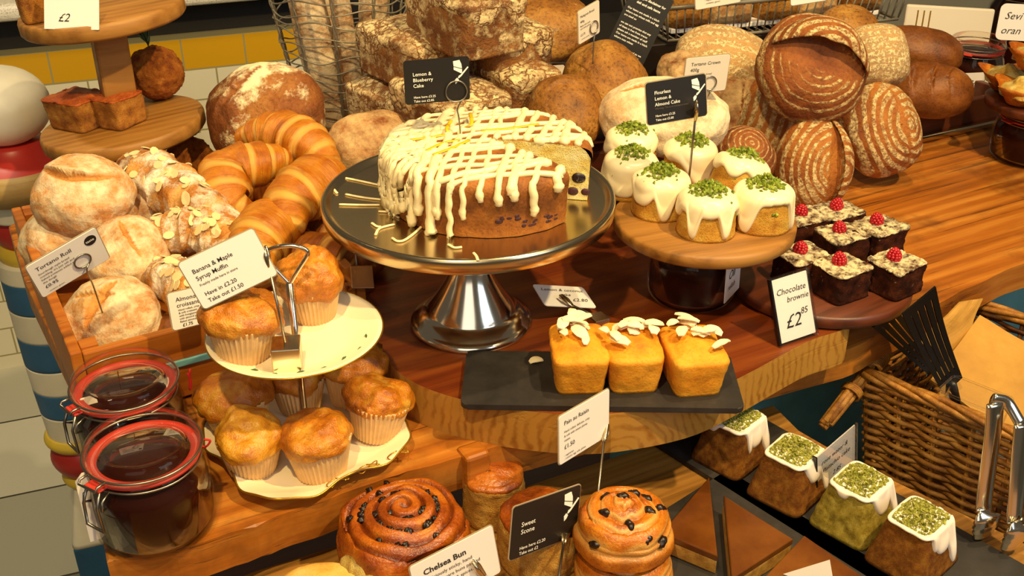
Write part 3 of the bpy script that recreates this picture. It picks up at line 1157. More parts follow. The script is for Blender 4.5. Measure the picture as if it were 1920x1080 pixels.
def pistachio_loaf(label, p, seed, yaw, mat, spec, tilt=(0, 0)):
    t = thing('pistachio_loaf_cake', label, 'cake', p, (R_(tilt[0]), R_(tilt[1]), R_(yaw)), 'pistachio loaf cakes on the lower slate')
    S = Solid(.040, .0345, .052, .66, 7, .10, .002)
    obj('sponge', solid_mesh(S, .0012, 70, seed, 80, 36, .0007), M[mat], t)
    obj('icing', icing_mesh(S, drips(spec, .57), .0018, 144, 40, seed), M['pink_icing'], t)
    rng = random.Random(seed)
    c = obj('pistachio_crumbs', join(chips_on(S, rng, 900, .9, .43, .0009, .0022, .0022, heap=.003), chips_on(S, rng, 30, .6, .45, .0018, .0034, .003)), M['pistachio_dust'], t)
    c['kind'] = 'stuff'
    return t


def flake_mesh(rng):
    L, w = rng.uniform(.013, .024), rng.uniform(.008, .013)
    V, Fc = [], []
    for zz in (0, .0012):
        for i in range(7):
            for j in range(3):
                x = -L / 2 + L * i / 6
                ed = 1 - 0.5 * abs(i / 3 - 1) ** 2 + rng.uniform(-.08, .08)
                y = (j - 1) * w / 2 * ed
                V.append((x, y, zz + 0.004 * (1 - (x / L * 2) ** 2) * 0.6 - (y / w) ** 2 * 0.002))
    for i in range(6):
        for j in range(2):
            a = i * 3 + j
            Fc.append((21 + a, 21 + a + 3, 21 + a + 4, 21 + a + 1))
            Fc.append((a, a + 1, a + 4, a + 3))
    rim = [0, 3, 6, 9, 12, 15, 18, 19, 20, 17, 14, 11, 8, 5, 2, 1]
    for a, b in zip(rim, rim[1:] + rim[:1]):
        Fc.append((a, b, b + 21, a + 21))
    return mk(V, Fc, False)


def coconut_loaf(label, p, seed, yaw):
    t = thing('coconut_loaf_cake', label, 'cake', p, (0, 0, R_(yaw)), 'coconut loaf cakes on the grey slate')
    S = Solid(.0250, .033, .045, 1.22, 6.5, .20, .007)
    obj('sponge', solid_mesh(S, .0009, 60, seed, 80, 36, .0004), M['coconut_cake'], t)
    rng = random.Random(seed)
    for i in range(13):
        me = flake_mesh(rng)
        x, y = rng.gauss(0, .012), .010 + rng.gauss(0, .012)
        x, y = max(-.026, min(.026, x)), max(-.03, min(.034, y))
        obj('coconut_flake', me, M['coconut'], t, (x, y, .0525 + .0012 * i * .6), Euler((rng.uniform(-.4, .4), rng.uniform(-.35, .35), rng.uniform(0, 6))))
    return t


def raspberry_mesh(seed):
    rng = random.Random(seed)
    bm = bmesh.new()
    for ringi, (z, r, n) in enumerate(((.0015, .0062, 9), (.0045, .0068, 10), (.0075, .0062, 9), (.0103, .0048, 7), (.0125, .0028, 5), (.0138, 0, 1))):
        for k in range(n):
            a = 2 * PI * (k + .5 * (ringi % 2)) / n
            m = Matrix.Translation((r * math.cos(a), r * math.sin(a), z)) @ Matrix.Scale(rng.uniform(.0022, .0027), 4)
            bmesh.ops.create_icosphere(bm, subdivisions=2, radius=1.0, matrix=m)
    bmesh.ops.create_icosphere(bm, subdivisions=2, radius=.006, matrix=Matrix.Translation((0, 0, .006)))
    return from_bm(bm, True)


def text_mesh(lines):
    """lines: (text, x, y, size, bold, shear) -> one mesh in the x-y plane"""
    V, Fc = [], []
    for (s, x, y, size, bold, shear) in lines:
        cu = bpy.data.curves.new('txt', 'FONT')
        cu.body = s
        cu.size = size
        cu.offset = bold * size
        cu.shear = shear
        cu.resolution_u = 2
        o = bpy.data.objects.new('txt', cu)
        sc.collection.objects.link(o)
        dg = bpy.context.evaluated_depsgraph_get()
        me = bpy.data.meshes.new_from_object(o.evaluated_get(dg))
        k = len(V)
        V += [(v.co.x + x, v.co.y + y, 0) for v in me.vertices]
        Fc += [[i + k for i in p.vertices] for p in me.polygons]
        bpy.data.objects.remove(o)
        bpy.data.curves.remove(cu)
        bpy.data.meshes.remove(me)
    return mk(V, Fc, False)


def round_rect(w, h, r, n=5):
    pts = []
    for cx, cy, a0 in ((w / 2 - r, h / 2 - r, 0), (-w / 2 + r, h / 2 - r, 90), (-w / 2 + r, -h / 2 + r, 180), (w / 2 - r, -h / 2 + r, 270)):
        for k in range(n + 1):
            a = R_(a0 + 90 * k / n)
            pts.append((cx + r * math.cos(a), cy + r * math.sin(a)))
    return pts


def card(label, pos, eul, w, h, mat, lines, ink='ink', r=0.003, icon=False, edge=True, cat='sign', name='price_card', group=None, logo=False, small=()):
    """lines use fractions of the card from its top left corner and sizes as fractions of its height"""
    e = Euler([R_(x) for x in eul])
    t = thing(name, label, cat, pos, e, group)
    obj('card', prism(round_rect(w, h, r), -0.0006, 0.0004), M[mat], t)
    if edge:
        obj('laminate_edge', prism(round_rect(w + .0022, h + .0022, r + .001), -0.0012, -0.0004), M['card_edge'], t)

    def put(ls):
        return [(s, -w / 2 + u * w, h / 2 - v * h, sz * h, b, sh) for (s, u, v, sz, b, sh) in ls]
    if lines:
        obj('lettering', moved(text_mesh(put(lines)), Matrix.Translation((0, 0, .0008))), M[ink], t)
    if small:
        obj('small_print', moved(text_mesh(put(small)), Matrix.Translation((0, 0, .0008))), M['grey_ink'], t)
    if icon:
        k = h
        ox, oy = w / 2 - 0.27 * k, h / 2 - 0.07 * k
        def P(pl):
            return [(ox + a * k, oy - b * k) for a, b in pl][::-1]
        sl1 = prism(P([(-.10, .02), (.05, 0), (.09, .10), (.10, .19), (.06, .18), (-.09, .13)]), .0005, .0009)
        sl2 = prism(P([(-.09, .15), (.06, .20), (.10, .21), (.10, .29), (.07, .30), (-.09, .21)]), .0005, .0009)
        kn = prism(P([(.23, .16), (.25, .18), (.08, .37), (.03, .41), (.00, .41), (.02, .36), (.06, .34)]), .0005, .0009)
        bl = prism(P([(-.02, .40), (.02, .44), (-.01, .50), (-.06, .54), (-.07, .45)]), .0005, .0009)
        obj('icon', join(sl1, sl2, kn, bl), M['white_ink'], t)
    if logo:
        pts = [(w * .37 + h * .13 * math.cos(2 * PI * k / 28), h * .26 + h * .10 * math.sin(2 * PI * k / 28) * 1.3) for k in range(28)]
        obj('round_logo', prism(pts, .0005, .0008), M['ink'], t)
        obj('logo_lettering', moved(text_mesh([('taste', w * .37 - h * .105, h * .235, h * .095, 0.01, 0)]), Matrix.Translation((0, 0, .0011))), M['white_ink'], t)
    return t


def ring_holder(label, foot, ringc, axx, ayy, r, group=None, mid=None):
    """wire pick with a loop that grips a card"""
    t = thing('card_pick', label, 'card holder', foot, 0, group)
    f = Vector(foot)
    c = Vector(ringc) - f
    loop = circle_path(c, r, 36, Vector(axx), Vector(ayy))
    obj('loop', tube(loop, .0009, 6, True), M['wire'], t)
    low = c - Vector(ayy) * r
    pts = [low + Vector(axx) * r * .5 + Vector(ayy) * r * .15, low + Vector((0, 0, -r * .7)) + Vector(axx) * r * .05, low * .5, Vector((0, 0, -.012))]
    obj('stem', tube(catmull(pts, 6), .0009, 6), M['wire'], t)
    return t


def clip_holder(label, foot, clip, cube=None, group=None, cube_rot=0, cube_size=.022, clip_len=.02, foot_down=.012):
    """crocodile clip on a wire stem, with a metal cube at the foot if cube"""
    f, c = Vector(foot), Vector(clip)
    t = thing('card_clip', label, 'card holder', foot, 0, group)
    d = (c - f)
    dn = d.normalized()
    if cube:
        k = cube_size
        obj('cube_base', moved(box(-k / 2, k / 2, -k / 2, k / 2, 0, k, .0012), Matrix.Rotation(R_(cube_rot), 4, 'Z')), M['steel'], t)
        s0 = Vector((0, 0, k * .9))
    else:
        s0 = -dn * foot_down
    obj('stem', tube([s0, d], .0013, 8), M['wire'], t)
    s = dn.orthogonal().normalized()
    s = (Vector((0, -1, 0)) - dn * Vector((0, -1, 0)).dot(dn)).normalized()
    for sg in (1, -1):
        a = d - dn * .002 + s * sg * .0015
        obj('jaw', tube([a - dn * .004, a, a + dn * clip_len * .5 + s * sg * .0022, a + dn * clip_len + s * sg * .0008], [.0012, .0022, .0026, .0014], 8), M['steel'], t)
    obj('spring', tube(circle_path(d, .0028, 14, dn, s), .0009, 6, True), M['wire'], t)
    return t


def kilner(label, p, r, h, yaw, name='kilner_jar', clasp=True, group=None, fill=.82, rim=True, clasp_len=.035):
    """clip-top preserving jar; yaw is the side the clasp is on"""
    t = thing(name, label, 'jar', p, (0, 0, R_(yaw)), group)
    hb = h * .80
    ro = r * .93
    prof = [(0, .002), (r * .80, 0), (r * .94, h * .03), (r, h * .12), (r, h * .55), (r * .97, h * .66), (ro * .93, h * .74), (ro * .92, hb),
            (ro * .88, hb), (ro * .88, h * .74), (r * .93, h * .65), (r * .955, h * .5), (r * .955, h * .13), (r * .88, h * .05), (0, h * .045)]
    obj('glass_body', lathe(prof, 72), M['glass'], t)
    obj('jam', lathe([(0, h * .05), (r * .878, h * .0515), (r * .953, h * .135), (r * .953, h * .5), (r * .928, h * .645), (ro * .86, h * .72), (ro * .86, h * fill * .92), (0, h * fill * .92)], 64), M['jam'], t)
    obj('rubber_seal', lathe([(ro * .80, hb), (ro * .98, hb), (ro * .985, hb + h * .028), (ro * .80, hb + h * .028)] + [(ro * .80, hb)], 72), M['rubber'], t)
    obj('seal_tab', box(ro * .9, ro * 1.14, -.010, .010, hb + h * .004, hb + h * .024, .001), M['rubber'], t)
    z1 = hb + h * .03
    lid = [(0, z1 + h * .05), (ro * .66, z1 + h * .05), (ro * .74, z1 + h * .02), (ro * .80, z1), (ro * .98, z1), (ro * 1.0, z1 + h * .06), (ro * .97, z1 + h * .15), (ro * .90, z1 + h * .17),
           (ro * .80, z1 + h * .165), (ro * .72, z1 + h * .10), (ro * .6, z1 + h * .085), (0, z1 + h * .085)]
    obj('glass_lid', lathe(lid, 72), M['glass'], t)
    zz = h * .76
    obj('wire_hoop', tube(circle_path((0, 0, zz), ro * .965, 56), .0012, 6, True), M['wire'], t)
    obj('wire_hoop', tube(circle_path((0, 0, z1 + h * .055), ro * 1.02, 56), .0013, 6, True), M['wire'], t)
    if clasp:
        x0 = ro * 1.03
        w = .011
        b1 = [Vector((x0 - .002, -w, z1 + h * .055)), Vector((x0 + .007, -w, z1 + h * .05)), Vector((x0 + .009, -w, z1 + h * .02)), Vector((x0 + .009, w, z1 + h * .02)), Vector((x0 + .007, w, z1 + h * .05)), Vector((x0 - .002, w, z1 + h * .055))]
        obj('clasp_bar', tube(b1, .0014, 6), M['wire'], t)
        xl = r * 1.03 + .004
        L = clasp_len
        loop = [Vector((x0 + .004, -w * .75, zz + .004)), Vector((xl + .002, -w * .8, zz - .010)), Vector((xl + .002, -w, zz - L)), Vector((xl + .002, w, zz - L)), Vector((xl + .002, w * .8, zz - .010)), Vector((x0 + .004, w * .75, zz + .004))]
        obj('clasp_lever', tube(loop, .0015, 6), M['wire'], t)
        for sg in (1, -1):
            obj('clasp_hinge', tube([Vector((x0 - .004, sg * w * .9, zz)), Vector((x0 + .006, sg * w * 1.1, zz - .004)), Vector((x0 + .008, sg * w * 1.1, zz - .012)), Vector((x0 + .002, sg * w * .9, zz - .014))], .0012, 6), M['wire'], t)
    return t


def fibre(px_list, z):
    return [G(x, y, z) for x, y in px_list]


# ================================================================== things on the table, left
# crate of rolls and croissants
FL = G(130, 664, .045)
BL = G(20, 390, .045)
ca = math.atan2(BL.y - FL.y, BL.x - FL.x) - PI / 2
cu = Vector((math.cos(ca), math.sin(ca), 0))
cv = Vector((-cu.y, cu.x, 0))
dep = (BL - FL).length
FR = G(722, 560, .045)
lenu = (FR - FL).dot(cu)
crate = thing('wooden_crate', 'shallow orange-brown wooden crate filled with rolls and croissants', 'crate', (FL.x, FL.y, TZ), ca)
hcr = .095
obj('side_board', box(0, .012, 0, dep, .004, hcr, .002), M['crate_wood'], crate, (0, 0, 0), 0)
obj('side_board', box(lenu - .012, lenu, 0, dep, .004, hcr, .002), M['crate_wood'], crate)
obj('end_board', box(.0125, lenu - .0125, 0, .010, .004, .045, .002), M['crate_wood'], crate)
obj('end_board', box(.0125, lenu - .0125, 0, .010, .050, hcr - .004, .002), M['crate_wood'], crate)
obj('end_board', box(.0125, lenu - .0125, dep - .010, dep, .004, hcr, .002), M['crate_wood'], crate)
obj('bottom_board', box(.0125, lenu - .0125, .0105, dep - .0105, .004, .012), M['crate_wood'], crate)
for x, y in ((.0125, .0105), (lenu - .0305, .0105), (.0125, dep - .0285), (lenu - .0305, dep - .0285)):
    obj('corner_post', box(x, x + .018, y, y + .018, .0125, hcr - .002, .001), M['crate_wood'], crate)
obj('blue_edging', box(lenu * .60, lenu - .002, -.004, -.0005, .030, .052, .001), M['teal'], crate)
obj('blue_edging', box(.02, lenu * .58, -.004, -.0005, .046, .054, .001), M['teal'], crate)

# floured rolls
GR = 'floured bread rolls in the wooden crate'
rolls = [
    ((210, 600), .020, (.056, .052, .042), (-.1, -.55, .8), .3, [(-.25, -.5, .35, .55, .12, .22, .7), (-.5, .35, .4, .2, .0, .12, .5)], 'nearest floured roll, front corner of the crate behind the glass jars, split on top'),
    ((158, 370), .092, (.062, .056, .048), (-.05, -.6, .75), 0, [(-.75, .45, .85, .30, -.25, .18, .9)], 'topmost floured roll with one long curved slash, back left of the crate'),
    ((240, 482), .045, (.050, .052, .040), (.1, -.5, .8), .6, [(.1, -.6, .3, .6, .1, .15, .6)], 'floured roll behind the small roll sign, middle of the crate'),
    ((112, 452), .035, (.050, .046, .040), (-.3, -.4, .8), .2, [], 'floured roll squeezed against the left wall of the crate under the topmost roll'),
    ((272, 408), .040, (.046, .050, .040), (.1, -.4, .9), .9, [], 'pale floured roll half hidden under the upper almond croissant'),
]
for i, (px, z, half, zd, rl, ears, lb) in enumerate(rolls):
    loaf('bread_roll', lb, 'bread roll', G(px[0], px[1], z), half, zd, rl, M['roll'], 11 + i, 2.1, .7, .07, None, ears, GR)

GA = 'almond croissants in the wooden crate'
croissant('upper almond croissant dusted with sugar pointing up left across the crate', [(236, 306, .070), (300, 338, .088), (375, 385, .085), (448, 425, .070)], .036, 'almond_croissant', 7, 3, group=GA, almonds=True, rough=.10)
croissant('almond croissant lying just behind the banana muffin sign', [(268, 452, .052), (325, 432, .064), (395, 436, .064), (458, 478, .055)], .033, 'almond_croissant', 7, 5, group=GA, almonds=True, rough=.10)
croissant('lowest almond croissant above the small almond sign', [(292, 500, .030), (335, 530, .042), (385, 560, .042), (430, 600, .030)], .030, 'almond_croissant', 7, 8, group=GA, almonds=True, rough=.10)

GC = 'butter croissants in the wooden crate'
croissant('shiny butter croissant with pale stripes, tip pointing right toward the cake', [(542, 296, .098), (482, 306, .104), (428, 326, .100), (432, 376, .080), (470, 402, .060)], .036, 'croissant', 7, 1, group=GC)
croissant('butter croissant lying furthest back, in front of the floury boule', [(446, 262, .098), (520, 250, .112), (585, 275, .108), (626, 318, .085)], .036, 'croissant', 8, 2, group=GC)
croissant('butter croissant beside the left rim of the cake stand, curving downward', [(622, 318, .090), (588, 345, .098), (545, 385, .090), (545, 436, .070)], .040, 'croissant', 6, 4, group=GC)
croissant('butter croissant whose pale tip sticks up above the muffin stand handle', [(528, 398, .060), (500, 430, .072), (476, 478, .062), (500, 530, .045)], .038, 'croissant', 6, 6, group=GC)
croissant('butter croissant coloured as shaded below the cake stand rim', [(575, 428, .010), (640, 440, .030), (705, 500, .020)], .042, 'croissant_painted_shade', 7, 7, group=GC)
croissant('butter croissant low behind the rear top muffin', [(540, 500, .010), (600, 490, .030), (668, 520, .012)], .040, 'croissant_painted_shade', 7, 9, group=GC)
loaf('seeded_roll', 'dark seeded roll low in the crate under the almond sign', 'bread roll', G(352, 640, -.01), (.05, .045, .032), (0, -.2, 1), .3, M['dark_bread'], 31, 2.2, .7, .1)

# ------------------------------------------------------------------ kilner jars in front
p = G(298, 985, TZ)
kilner('nearest clip-top jar of dark jam with red seal, front left corner of table', (p.x, p.y, TZ + .0004), .0555, .104, 238, group='clip-top jars at the table corner')
p2 = G(285, 868, TZ)
kilner('clip-top jar of dark jam standing behind the nearest jar, beside the crate', (p2.x - .016, p2.y + .012, TZ + .0004), .0550, .104, 225, group='clip-top jars at the table corner')


def paper_tag(label, top, dirw, w, h, text=None, col='white_card', lean=0):
    """hanging label with clipped corners; dirw is the way its width runs"""
    dw = Vector(dirw).normalized()
    nrm = Vector((0, 0, 1)).cross(dw).normalized() * -1
    m = Matrix((dw, Vector((0, 0, 1)), dw.cross(Vector((0, 0, 1))))).transposed()
    e = (m @ Matrix.Rotation(lean, 3, 'X')).to_euler()
    t = thing('paper_tag', label, 'tag', top, e)
    pts = [(-w / 2, -h), (w / 2, -h), (w / 2, -w * .28), (w * .22, 0), (-w * .22, 0), (-w / 2, -w * .28)]
    obj('paper', prism(pts, -.0004, .0004), M[col], t)
    if text:
        obj('lettering', moved(text_mesh(text), Matrix.Translation((0, 0, .0006))), M['ink'], t)
    return t


ft = [('best served warm', -.012, -.018 - .0045 * k, .0034, 0, 0) for k in range(8)] 
paper_tag('white label hanging off the nearest jam jar on its left side', W(164, 884, .755), (.80, .45, 0), .024, .072, None, lean=R_(-6))
paper_tag('white label hanging off the rear jam jar beside the crate corner', W(160, 745, .865), (.80, .45, 0), .020, .056, None, lean=R_(-6))
for nm, (a, b, c), zz in (('red string tied round the nearest jam jar', ((372, 832), (385, 838), (394, 826)), .80), ('red string tied round the rear jam jar', ((352, 700), (358, 716), (356, 730)), .90)):
    tag(obj('string', tube(catmull([W(*a, zz), W(*b, zz), W(*c, zz), W(a[0] + 4, a[1] - 8, zz)], 6), .0011, 6), M['red_string']), nm, 'string')

# ------------------------------------------------------------------ muffin stand
B = G(578, 836, TZ)
stand = thing('cake_stand', 'two-tier cream china stand with gold rims carrying muffins', 'cake stand', (B.x, B.y, TZ), 0)


def fluted_plate(R, rot):
    prof = [(0, .006), (.25, .006), (.5, .006), (.68, .0065), (.76, .009), (.88, .014), (.97, .0175), (1.0, .0185), (.995, .0165), (.88, .0115), (.74, .005), (.62, .002), (.5, .001), (.3, .001), (.001, .001)]
    V, nt = [], 144
    for (r, z) in prof:
        for k in range(nt):
            th = 2 * PI * k / nt
            q = (abs(math.cos(th)) ** 4.5 + abs(math.sin(th)) ** 4.5) ** (-1 / 4.5)
            w = 1 + .022 * math.cos(8 * th + PI) * r ** 3 + .012 * math.cos(16 * th) * r ** 4
            rr = R * r * q * w * (1 if r > .5 else 1)
            V.append((rr * math.cos(th + rot), rr * math.sin(th + rot), z + (.0025 * math.cos(8 * th) * r ** 4 if r > .8 else 0)))
    Fc = []
    for i in range(len(prof) - 1):
        for k in range(nt):
            k2 = (k + 1) % nt
            Fc.append((i * nt + k, i * nt + k2, (i + 1) * nt + k2, (i + 1) * nt + k))
    rim = [Vector(V[7 * nt + k]) for k in range(nt)]
    return mk(V, Fc), rim


pm, rim = fluted_plate(.092, R_(38))
obj('lower_plate', pm, M['porcelain'], stand)
obj('gold_rim', tube(rim, .0011, 6, True), M['gold'], stand)
sq = []
for k in range(3):
    x = -.02 + .035 * k
    sq.append(tube(catmull([Vector((x + .012 * math.sin(j * 1.1), .004 * math.cos(j * 1.9), 0)) for j in range(9)], 4), .0007, 5, flat=.3))
orn = join(*sq)
ang = R_(-48)
obj('painted_scroll', moved(orn, Matrix.Translation((.088 * math.cos(ang), .088 * math.sin(ang), .0165)) @ Matrix.Rotation(R_(38), 4, 'Z') @ Matrix.Rotation(R_(12), 4, 'X')), M['gold'], stand)
ztop = .131
TP = [(0, ztop - .003), (.045, ztop - .003), (.052, ztop), (.060, ztop), (.082, ztop + .0085), (.0865, ztop + .0105), (.0865, ztop + .0120), (.081, ztop + .0112), (.060, ztop + .0032), (.052, ztop + .0030), (0, ztop + .0028)]
obj('upper_plate', lathe(TP, 96), M['porcelain'], stand)
obj('gold_rim', tube(circle_path((0, 0, ztop + .0115), .0865, 80), .0008, 6, True), M['gold'], stand)
lf = [prism([(0, 0), (.004, .0016), (.008, 0), (.004, -.0016)], 0, .0003) for _ in range(7)]
for k, m_ in enumerate(lf):
    a = R_(-115 + 18 * k)
    moved(m_, Matrix.Translation((.072 * math.cos(a), .072 * math.sin(a), ztop + .0078)) @ Matrix.Rotation(a + PI / 2 + .3 * (-1) ** k, 4, 'Z') @ Matrix.Rotation(R_(20), 4, 'X'))
obj('painted_leaves', join(*lf), M['rosemary'], stand)
rodz = W(540, 530, B.y).z - TZ
obj('rod', tube([(0, 0, .006), (0, 0, rodz)], .0036, 16), M['chrome'], stand)
hx = [(0, 0, rodz - .002), (-.013, 0, rodz + .016), (-.0215, 0, rodz + .030), (-.012, 0, rodz + .037), (.004, 0, rodz + .040), (.0165, 0, rodz + .037), (.0205, 0, rodz + .031), (.010, 0, rodz + .014)]
obj('handle', tube(catmull(hx + [hx[0]], 6), .0022, 10), M['chrome'], stand)
obj('rod_foot', lathe([(0, .0062), (.010, .0062), (.009, .009), (.004, .011), (0, .011)], 24), M['chrome'], stand)

mz = TZ + .0075
def mpos(px, py, z):
    q = G(px, py, z)
    return (q.x, q.y, z)


muffin('pale golden muffin at the front left of the lower plate', mpos(474, 876, mz), .0335, 1, 'muffin_pale', (3, -2))
muffin('blueberry muffin in the middle front of the lower plate, crown tilted right', mpos(604, 884, mz), .0350, 2, 'muffin', (2, 5))
muffin('dark golden muffin on the right corner of the lower plate', mpos(704, 812, mz), .0335, 3, 'muffin', (-2, -10))
muffin('large glossy muffin at the back left of the lower plate under the upper tier', mpos(452, 802, mz), .0385, 4, 'muffin', (2, -3), hr=.026)
muffin('muffin behind the rod, only its case showing beneath the upper plate', mpos(563, 762, mz), .0315, 5, 'muffin')
muffin('muffin at the back right of the lower plate behind the dark golden one', mpos(664, 752, mz), .0350, 6, 'muffin', (0, 12))
mt = TZ + ztop + .0035
muffin('large muffin at the left of the upper china plate below the sign', mpos(458, 664, mt), .0350, 7, 'muffin', (2, -3), hr=.026)
muffin('tall-domed muffin at the back right of the upper china plate', mpos(589, 590, mt), .0315, 8, 'muffin', (-2, 3), hr=.034)

# ================================================================== metal cake stand and the big cake
C0 = G(884, 603, 0)
cs = thing('metal_cake_stand', 'round brushed steel cake stand on a flared shiny foot', 'cake stand', (C0.x, C0.y, 0))
hp = .158
obj('plate', lathe([(0, hp), (.148, hp), (.151, hp + .0006), (.154, hp + .005), (.157, hp + .0065), (.160, hp + .0055), (.161, hp + .002), (.160, hp - .010), (.157, hp - .012), (.154, hp - .010), (.152, hp - .003), (0, hp - .003)], 128), M['steel'], cs)
obj('foot', lathe([(0, hp - .0035), (.040, hp - .0035), (.034, hp - .006), (.022, hp - .013), (.0185, .130), (.0182, .105), (.0195, .086), (.0225, .072), (.0285, .057), (.0365, .043), (.0430, .033), (.0480, .026), (.0510, .021), (.0520, .019), (.0570, .0165), (.0615, .0135), (.0650, .010), (.0668, .0085), (.0695, .007), (.0712, .004), (.0715, .002), (.0705, 0), (0, 0)], 96), M['chrome'], cs)

ck = thing('lemon_blueberry_cake', 'big round lemon cake with white drizzle and one wedge cut out', 'cake', (C0.x + .021, C0.y + .010, hp + .0005))
CR, CH = .113, .061
A0, A1 = R_(-9), R_(319)


def cake_prof():
    pr = []
    for k in range(14):
        r = CR * .88 * k / 13
        pr.append((r, CH + .004 * (1 - (r / CR) ** 2)))
    for k in range(1, 8):
        a = k / 7 * PI / 2
        pr.append((CR * .88 + CR * .12 * math.sin(a), CH + .001 - CR * .12 * (1 - math.cos(a))))
    z1 = pr[-1][1]
    for k in range(1, 14):
        pr.append((CR - .003 * k / 13, z1 * (1 - k / 13)))
    return pr


pr = cake_prof()
NA = 150
V, Fc = [], []
for i in range(NA + 1):
    a = A0 + (A1 - A0) * i / NA
    for (r, z) in pr:
        n_ = .0016 * fbm(Vector((math.cos(a) * r, math.sin(a) * r, z)) * 45, 3)
        dn = .0022 * max(0, fbm(Vector((math.cos(a) * 3, math.sin(a) * 3, z * 30)), 2)) if z < .03 else 0
        V.append(((r + (n_ - dn if r > CR * .8 else 0)) * math.cos(a), (r + (n_ - dn if r > CR * .8 else 0)) * math.sin(a), z + (n_ if z > .05 else 0)))
m = len(pr)
for i in range(NA):
    for j in range(m - 1):
        Fc.append((i * m + j, i * m + j + 1, (i + 1) * m + j + 1, (i + 1) * m + j))
obj('sponge', mk(V, Fc), M['lemon_cake'], ck)
for ang, sg in ((A0, 1), (A1, -1)):
    V2, F2 = [], []
    rows = 22
    for j in range(rows + 1):
        z = (CH + .002) * j / rows
        for i in range(36):
            r = (CR - .0008 - .0022 * (1 - j / rows)) * i / 35
            zt = CH + .004 * (1 - (r / CR) ** 2) if r < CR * .88 else CH - .014 * ((r / CR - .88) / .12) ** 2
            zz = min(z / (CH + .002), 1) * zt
            b = .0012 * fbm(Vector((r, zz, ang)) * 160, 3) - .0002
            V2.append((r * math.cos(ang) + sg * b * math.sin(ang), r * math.sin(ang) - sg * b * math.cos(ang), zz))
    for j in range(rows):
        for i in range(35):
            F2.append((j * 36 + i, j * 36 + i + 1, (j + 1) * 36 + i + 1, (j + 1) * 36 + i))
    obj('cut_face', mk(V2, F2), M['lemon_crumb'], ck)
rng = random.Random(9)
for k, (r, z, s) in enumerate(((.100, .026, .0075), (.094, .010, .006), (.080, .006, .006), (.066, .012, .005), (.108, .010, .005))):
    o = obj('blueberry', solid_mesh(Solid(s, s * .8, s * .30, .7, 2.2, .5), .0014, 200, k, 30, 18), M['blueberry' if k < 1 else 'berry_stain'], ck, (r * math.cos(A0) + .001 * math.sin(A0), r * math.sin(A0) - .0005 * math.cos(A0), z), Euler((PI / 2, 0, A0)))
for k, a in enumerate((-65, -78, -95, -52, -108, -125)):
    a = R_(a)
    rb_ = random.Random(k + 50)
    st = join(*[moved(solid_mesh(Solid(rb_.uniform(.002, .0045), rb_.uniform(.0014, .0028), .0012, .6, 2, .5), .0010, 260, k, 18, 10), Matrix.Translation((rb_.uniform(-.010, .010), rb_.uniform(-.004, .004), 0))) for _ in range(7)])
    obj('berry_patch', st, M['berry_stain'], ck, (CR * .968 * math.cos(a), CR * .968 * math.sin(a), .012 + .008 * (k % 3)), Euler((PI / 2, 0, a + PI / 2)))


def in_gap(a):
    d = math.degrees(a) % 360
    return 318 < d < 350.5


def surf(x, y, lift=.0008):
    r = math.hypot(x, y)
    a = math.atan2(y, x)
    e = CR * .88
    if r <= e:
        return Vector((x, y, CH + .004 * (1 - (r / CR) ** 2) + lift)), a
    s = r - e
    q = CR * .12
    if s < q * PI / 2:
        ph = s / q
        rr, z = e + (q + lift) * math.sin(ph), CH + .001 - q + (q + lift) * math.cos(ph)
    else:
        rr, z = CR + lift + .0006, CH + .001 - q - (s - q * PI / 2)
    return Vector((rr * math.cos(a), rr * math.sin(a), max(z, .0015))), a


strands = []


def drizzle(p0, d, L, drop0, drop1, r, seed):
    nx = Vector((-d[1], d[0]))
    d = Vector(d)
    run = []
    n = 90
    tot0, tot1 = -L - drop0, L + drop1
    for i in range(n + 1):
        s = tot0 + (tot1 - tot0) * i / n
        q = Vector(p0) + d * s + nx * (.004 * noise.noise(Vector((s * 40, seed * 5.1, 0))))
        if q.length > CR:
            # beyond the rim the icing runs straight down
            lim = Vector(p0) + d * (L if s > 0 else -L)
            a = math.atan2(lim.y, lim.x) + .02 * noise.noise(Vector((s * 90, seed, 1)))
            ql = CR * .9 + max(0, abs(s) - L) + (CR * .1)
            q = Vector((math.cos(a), math.sin(a))) * ql
        v, a = surf(q.x, q.y)
        if in_gap(a) or in_gap(a + .03) or in_gap(a - .03):
            if len(run) > 3:
                strands.append((run, r, seed))
            run = []
        else:
            run.append(v)
    if len(run) > 3:
        strands.append((run, r, seed))


rng = random.Random(21)
for k in range(15):
    off = -.104 + .0145 * k + rng.uniform(-.004, .004)
    ang = R_(78 + rng.uniform(-7, 7))
    d = (math.cos(ang), math.sin(ang))
    p0 = (-d[1] * -off, d[0] * -off)
    L = math.sqrt(max(1e-4, CR ** 2 - off ** 2))
    drizzle(p0, d, L, rng.choice((.008, .014, .022, .034, .044, .018)) + (.02 if k < 6 else 0), rng.uniform(.002, .02), rng.uniform(.0026, .0048), k)
for k in range(13):
    off = -.098 + .0155 * k + rng.uniform(-.004, .004)
    ang = R_(14 + rng.uniform(-6, 6))
    d = (math.cos(ang), math.sin(ang))
    p0 = (-d[1] * off, d[0] * off)
    L = math.sqrt(max(1e-4, CR ** 2 - off ** 2))
    drizzle(p0, d, L, rng.uniform(.02, .062), rng.uniform(.0, .02), rng.uniform(.0022, .0040), 40 + k)
for k in range(14):
    a = R_(rng.choice((150, 165, 180, 195, 205, 215, 222, 232)) + rng.uniform(-6, 6))
    v0 = rng.uniform(.05, .08)
    run = []
    for i in range(40):
        s = v0 + (CR + rng.uniform(.040, .058) - v0) * i / 39
        run.append(surf(s * math.cos(a + .02 * math.sin(i * .4)), s * math.sin(a + .02 * math.sin(i * .4)))[0])
    strands.append((run, .0040, 70 + k))
ms = []
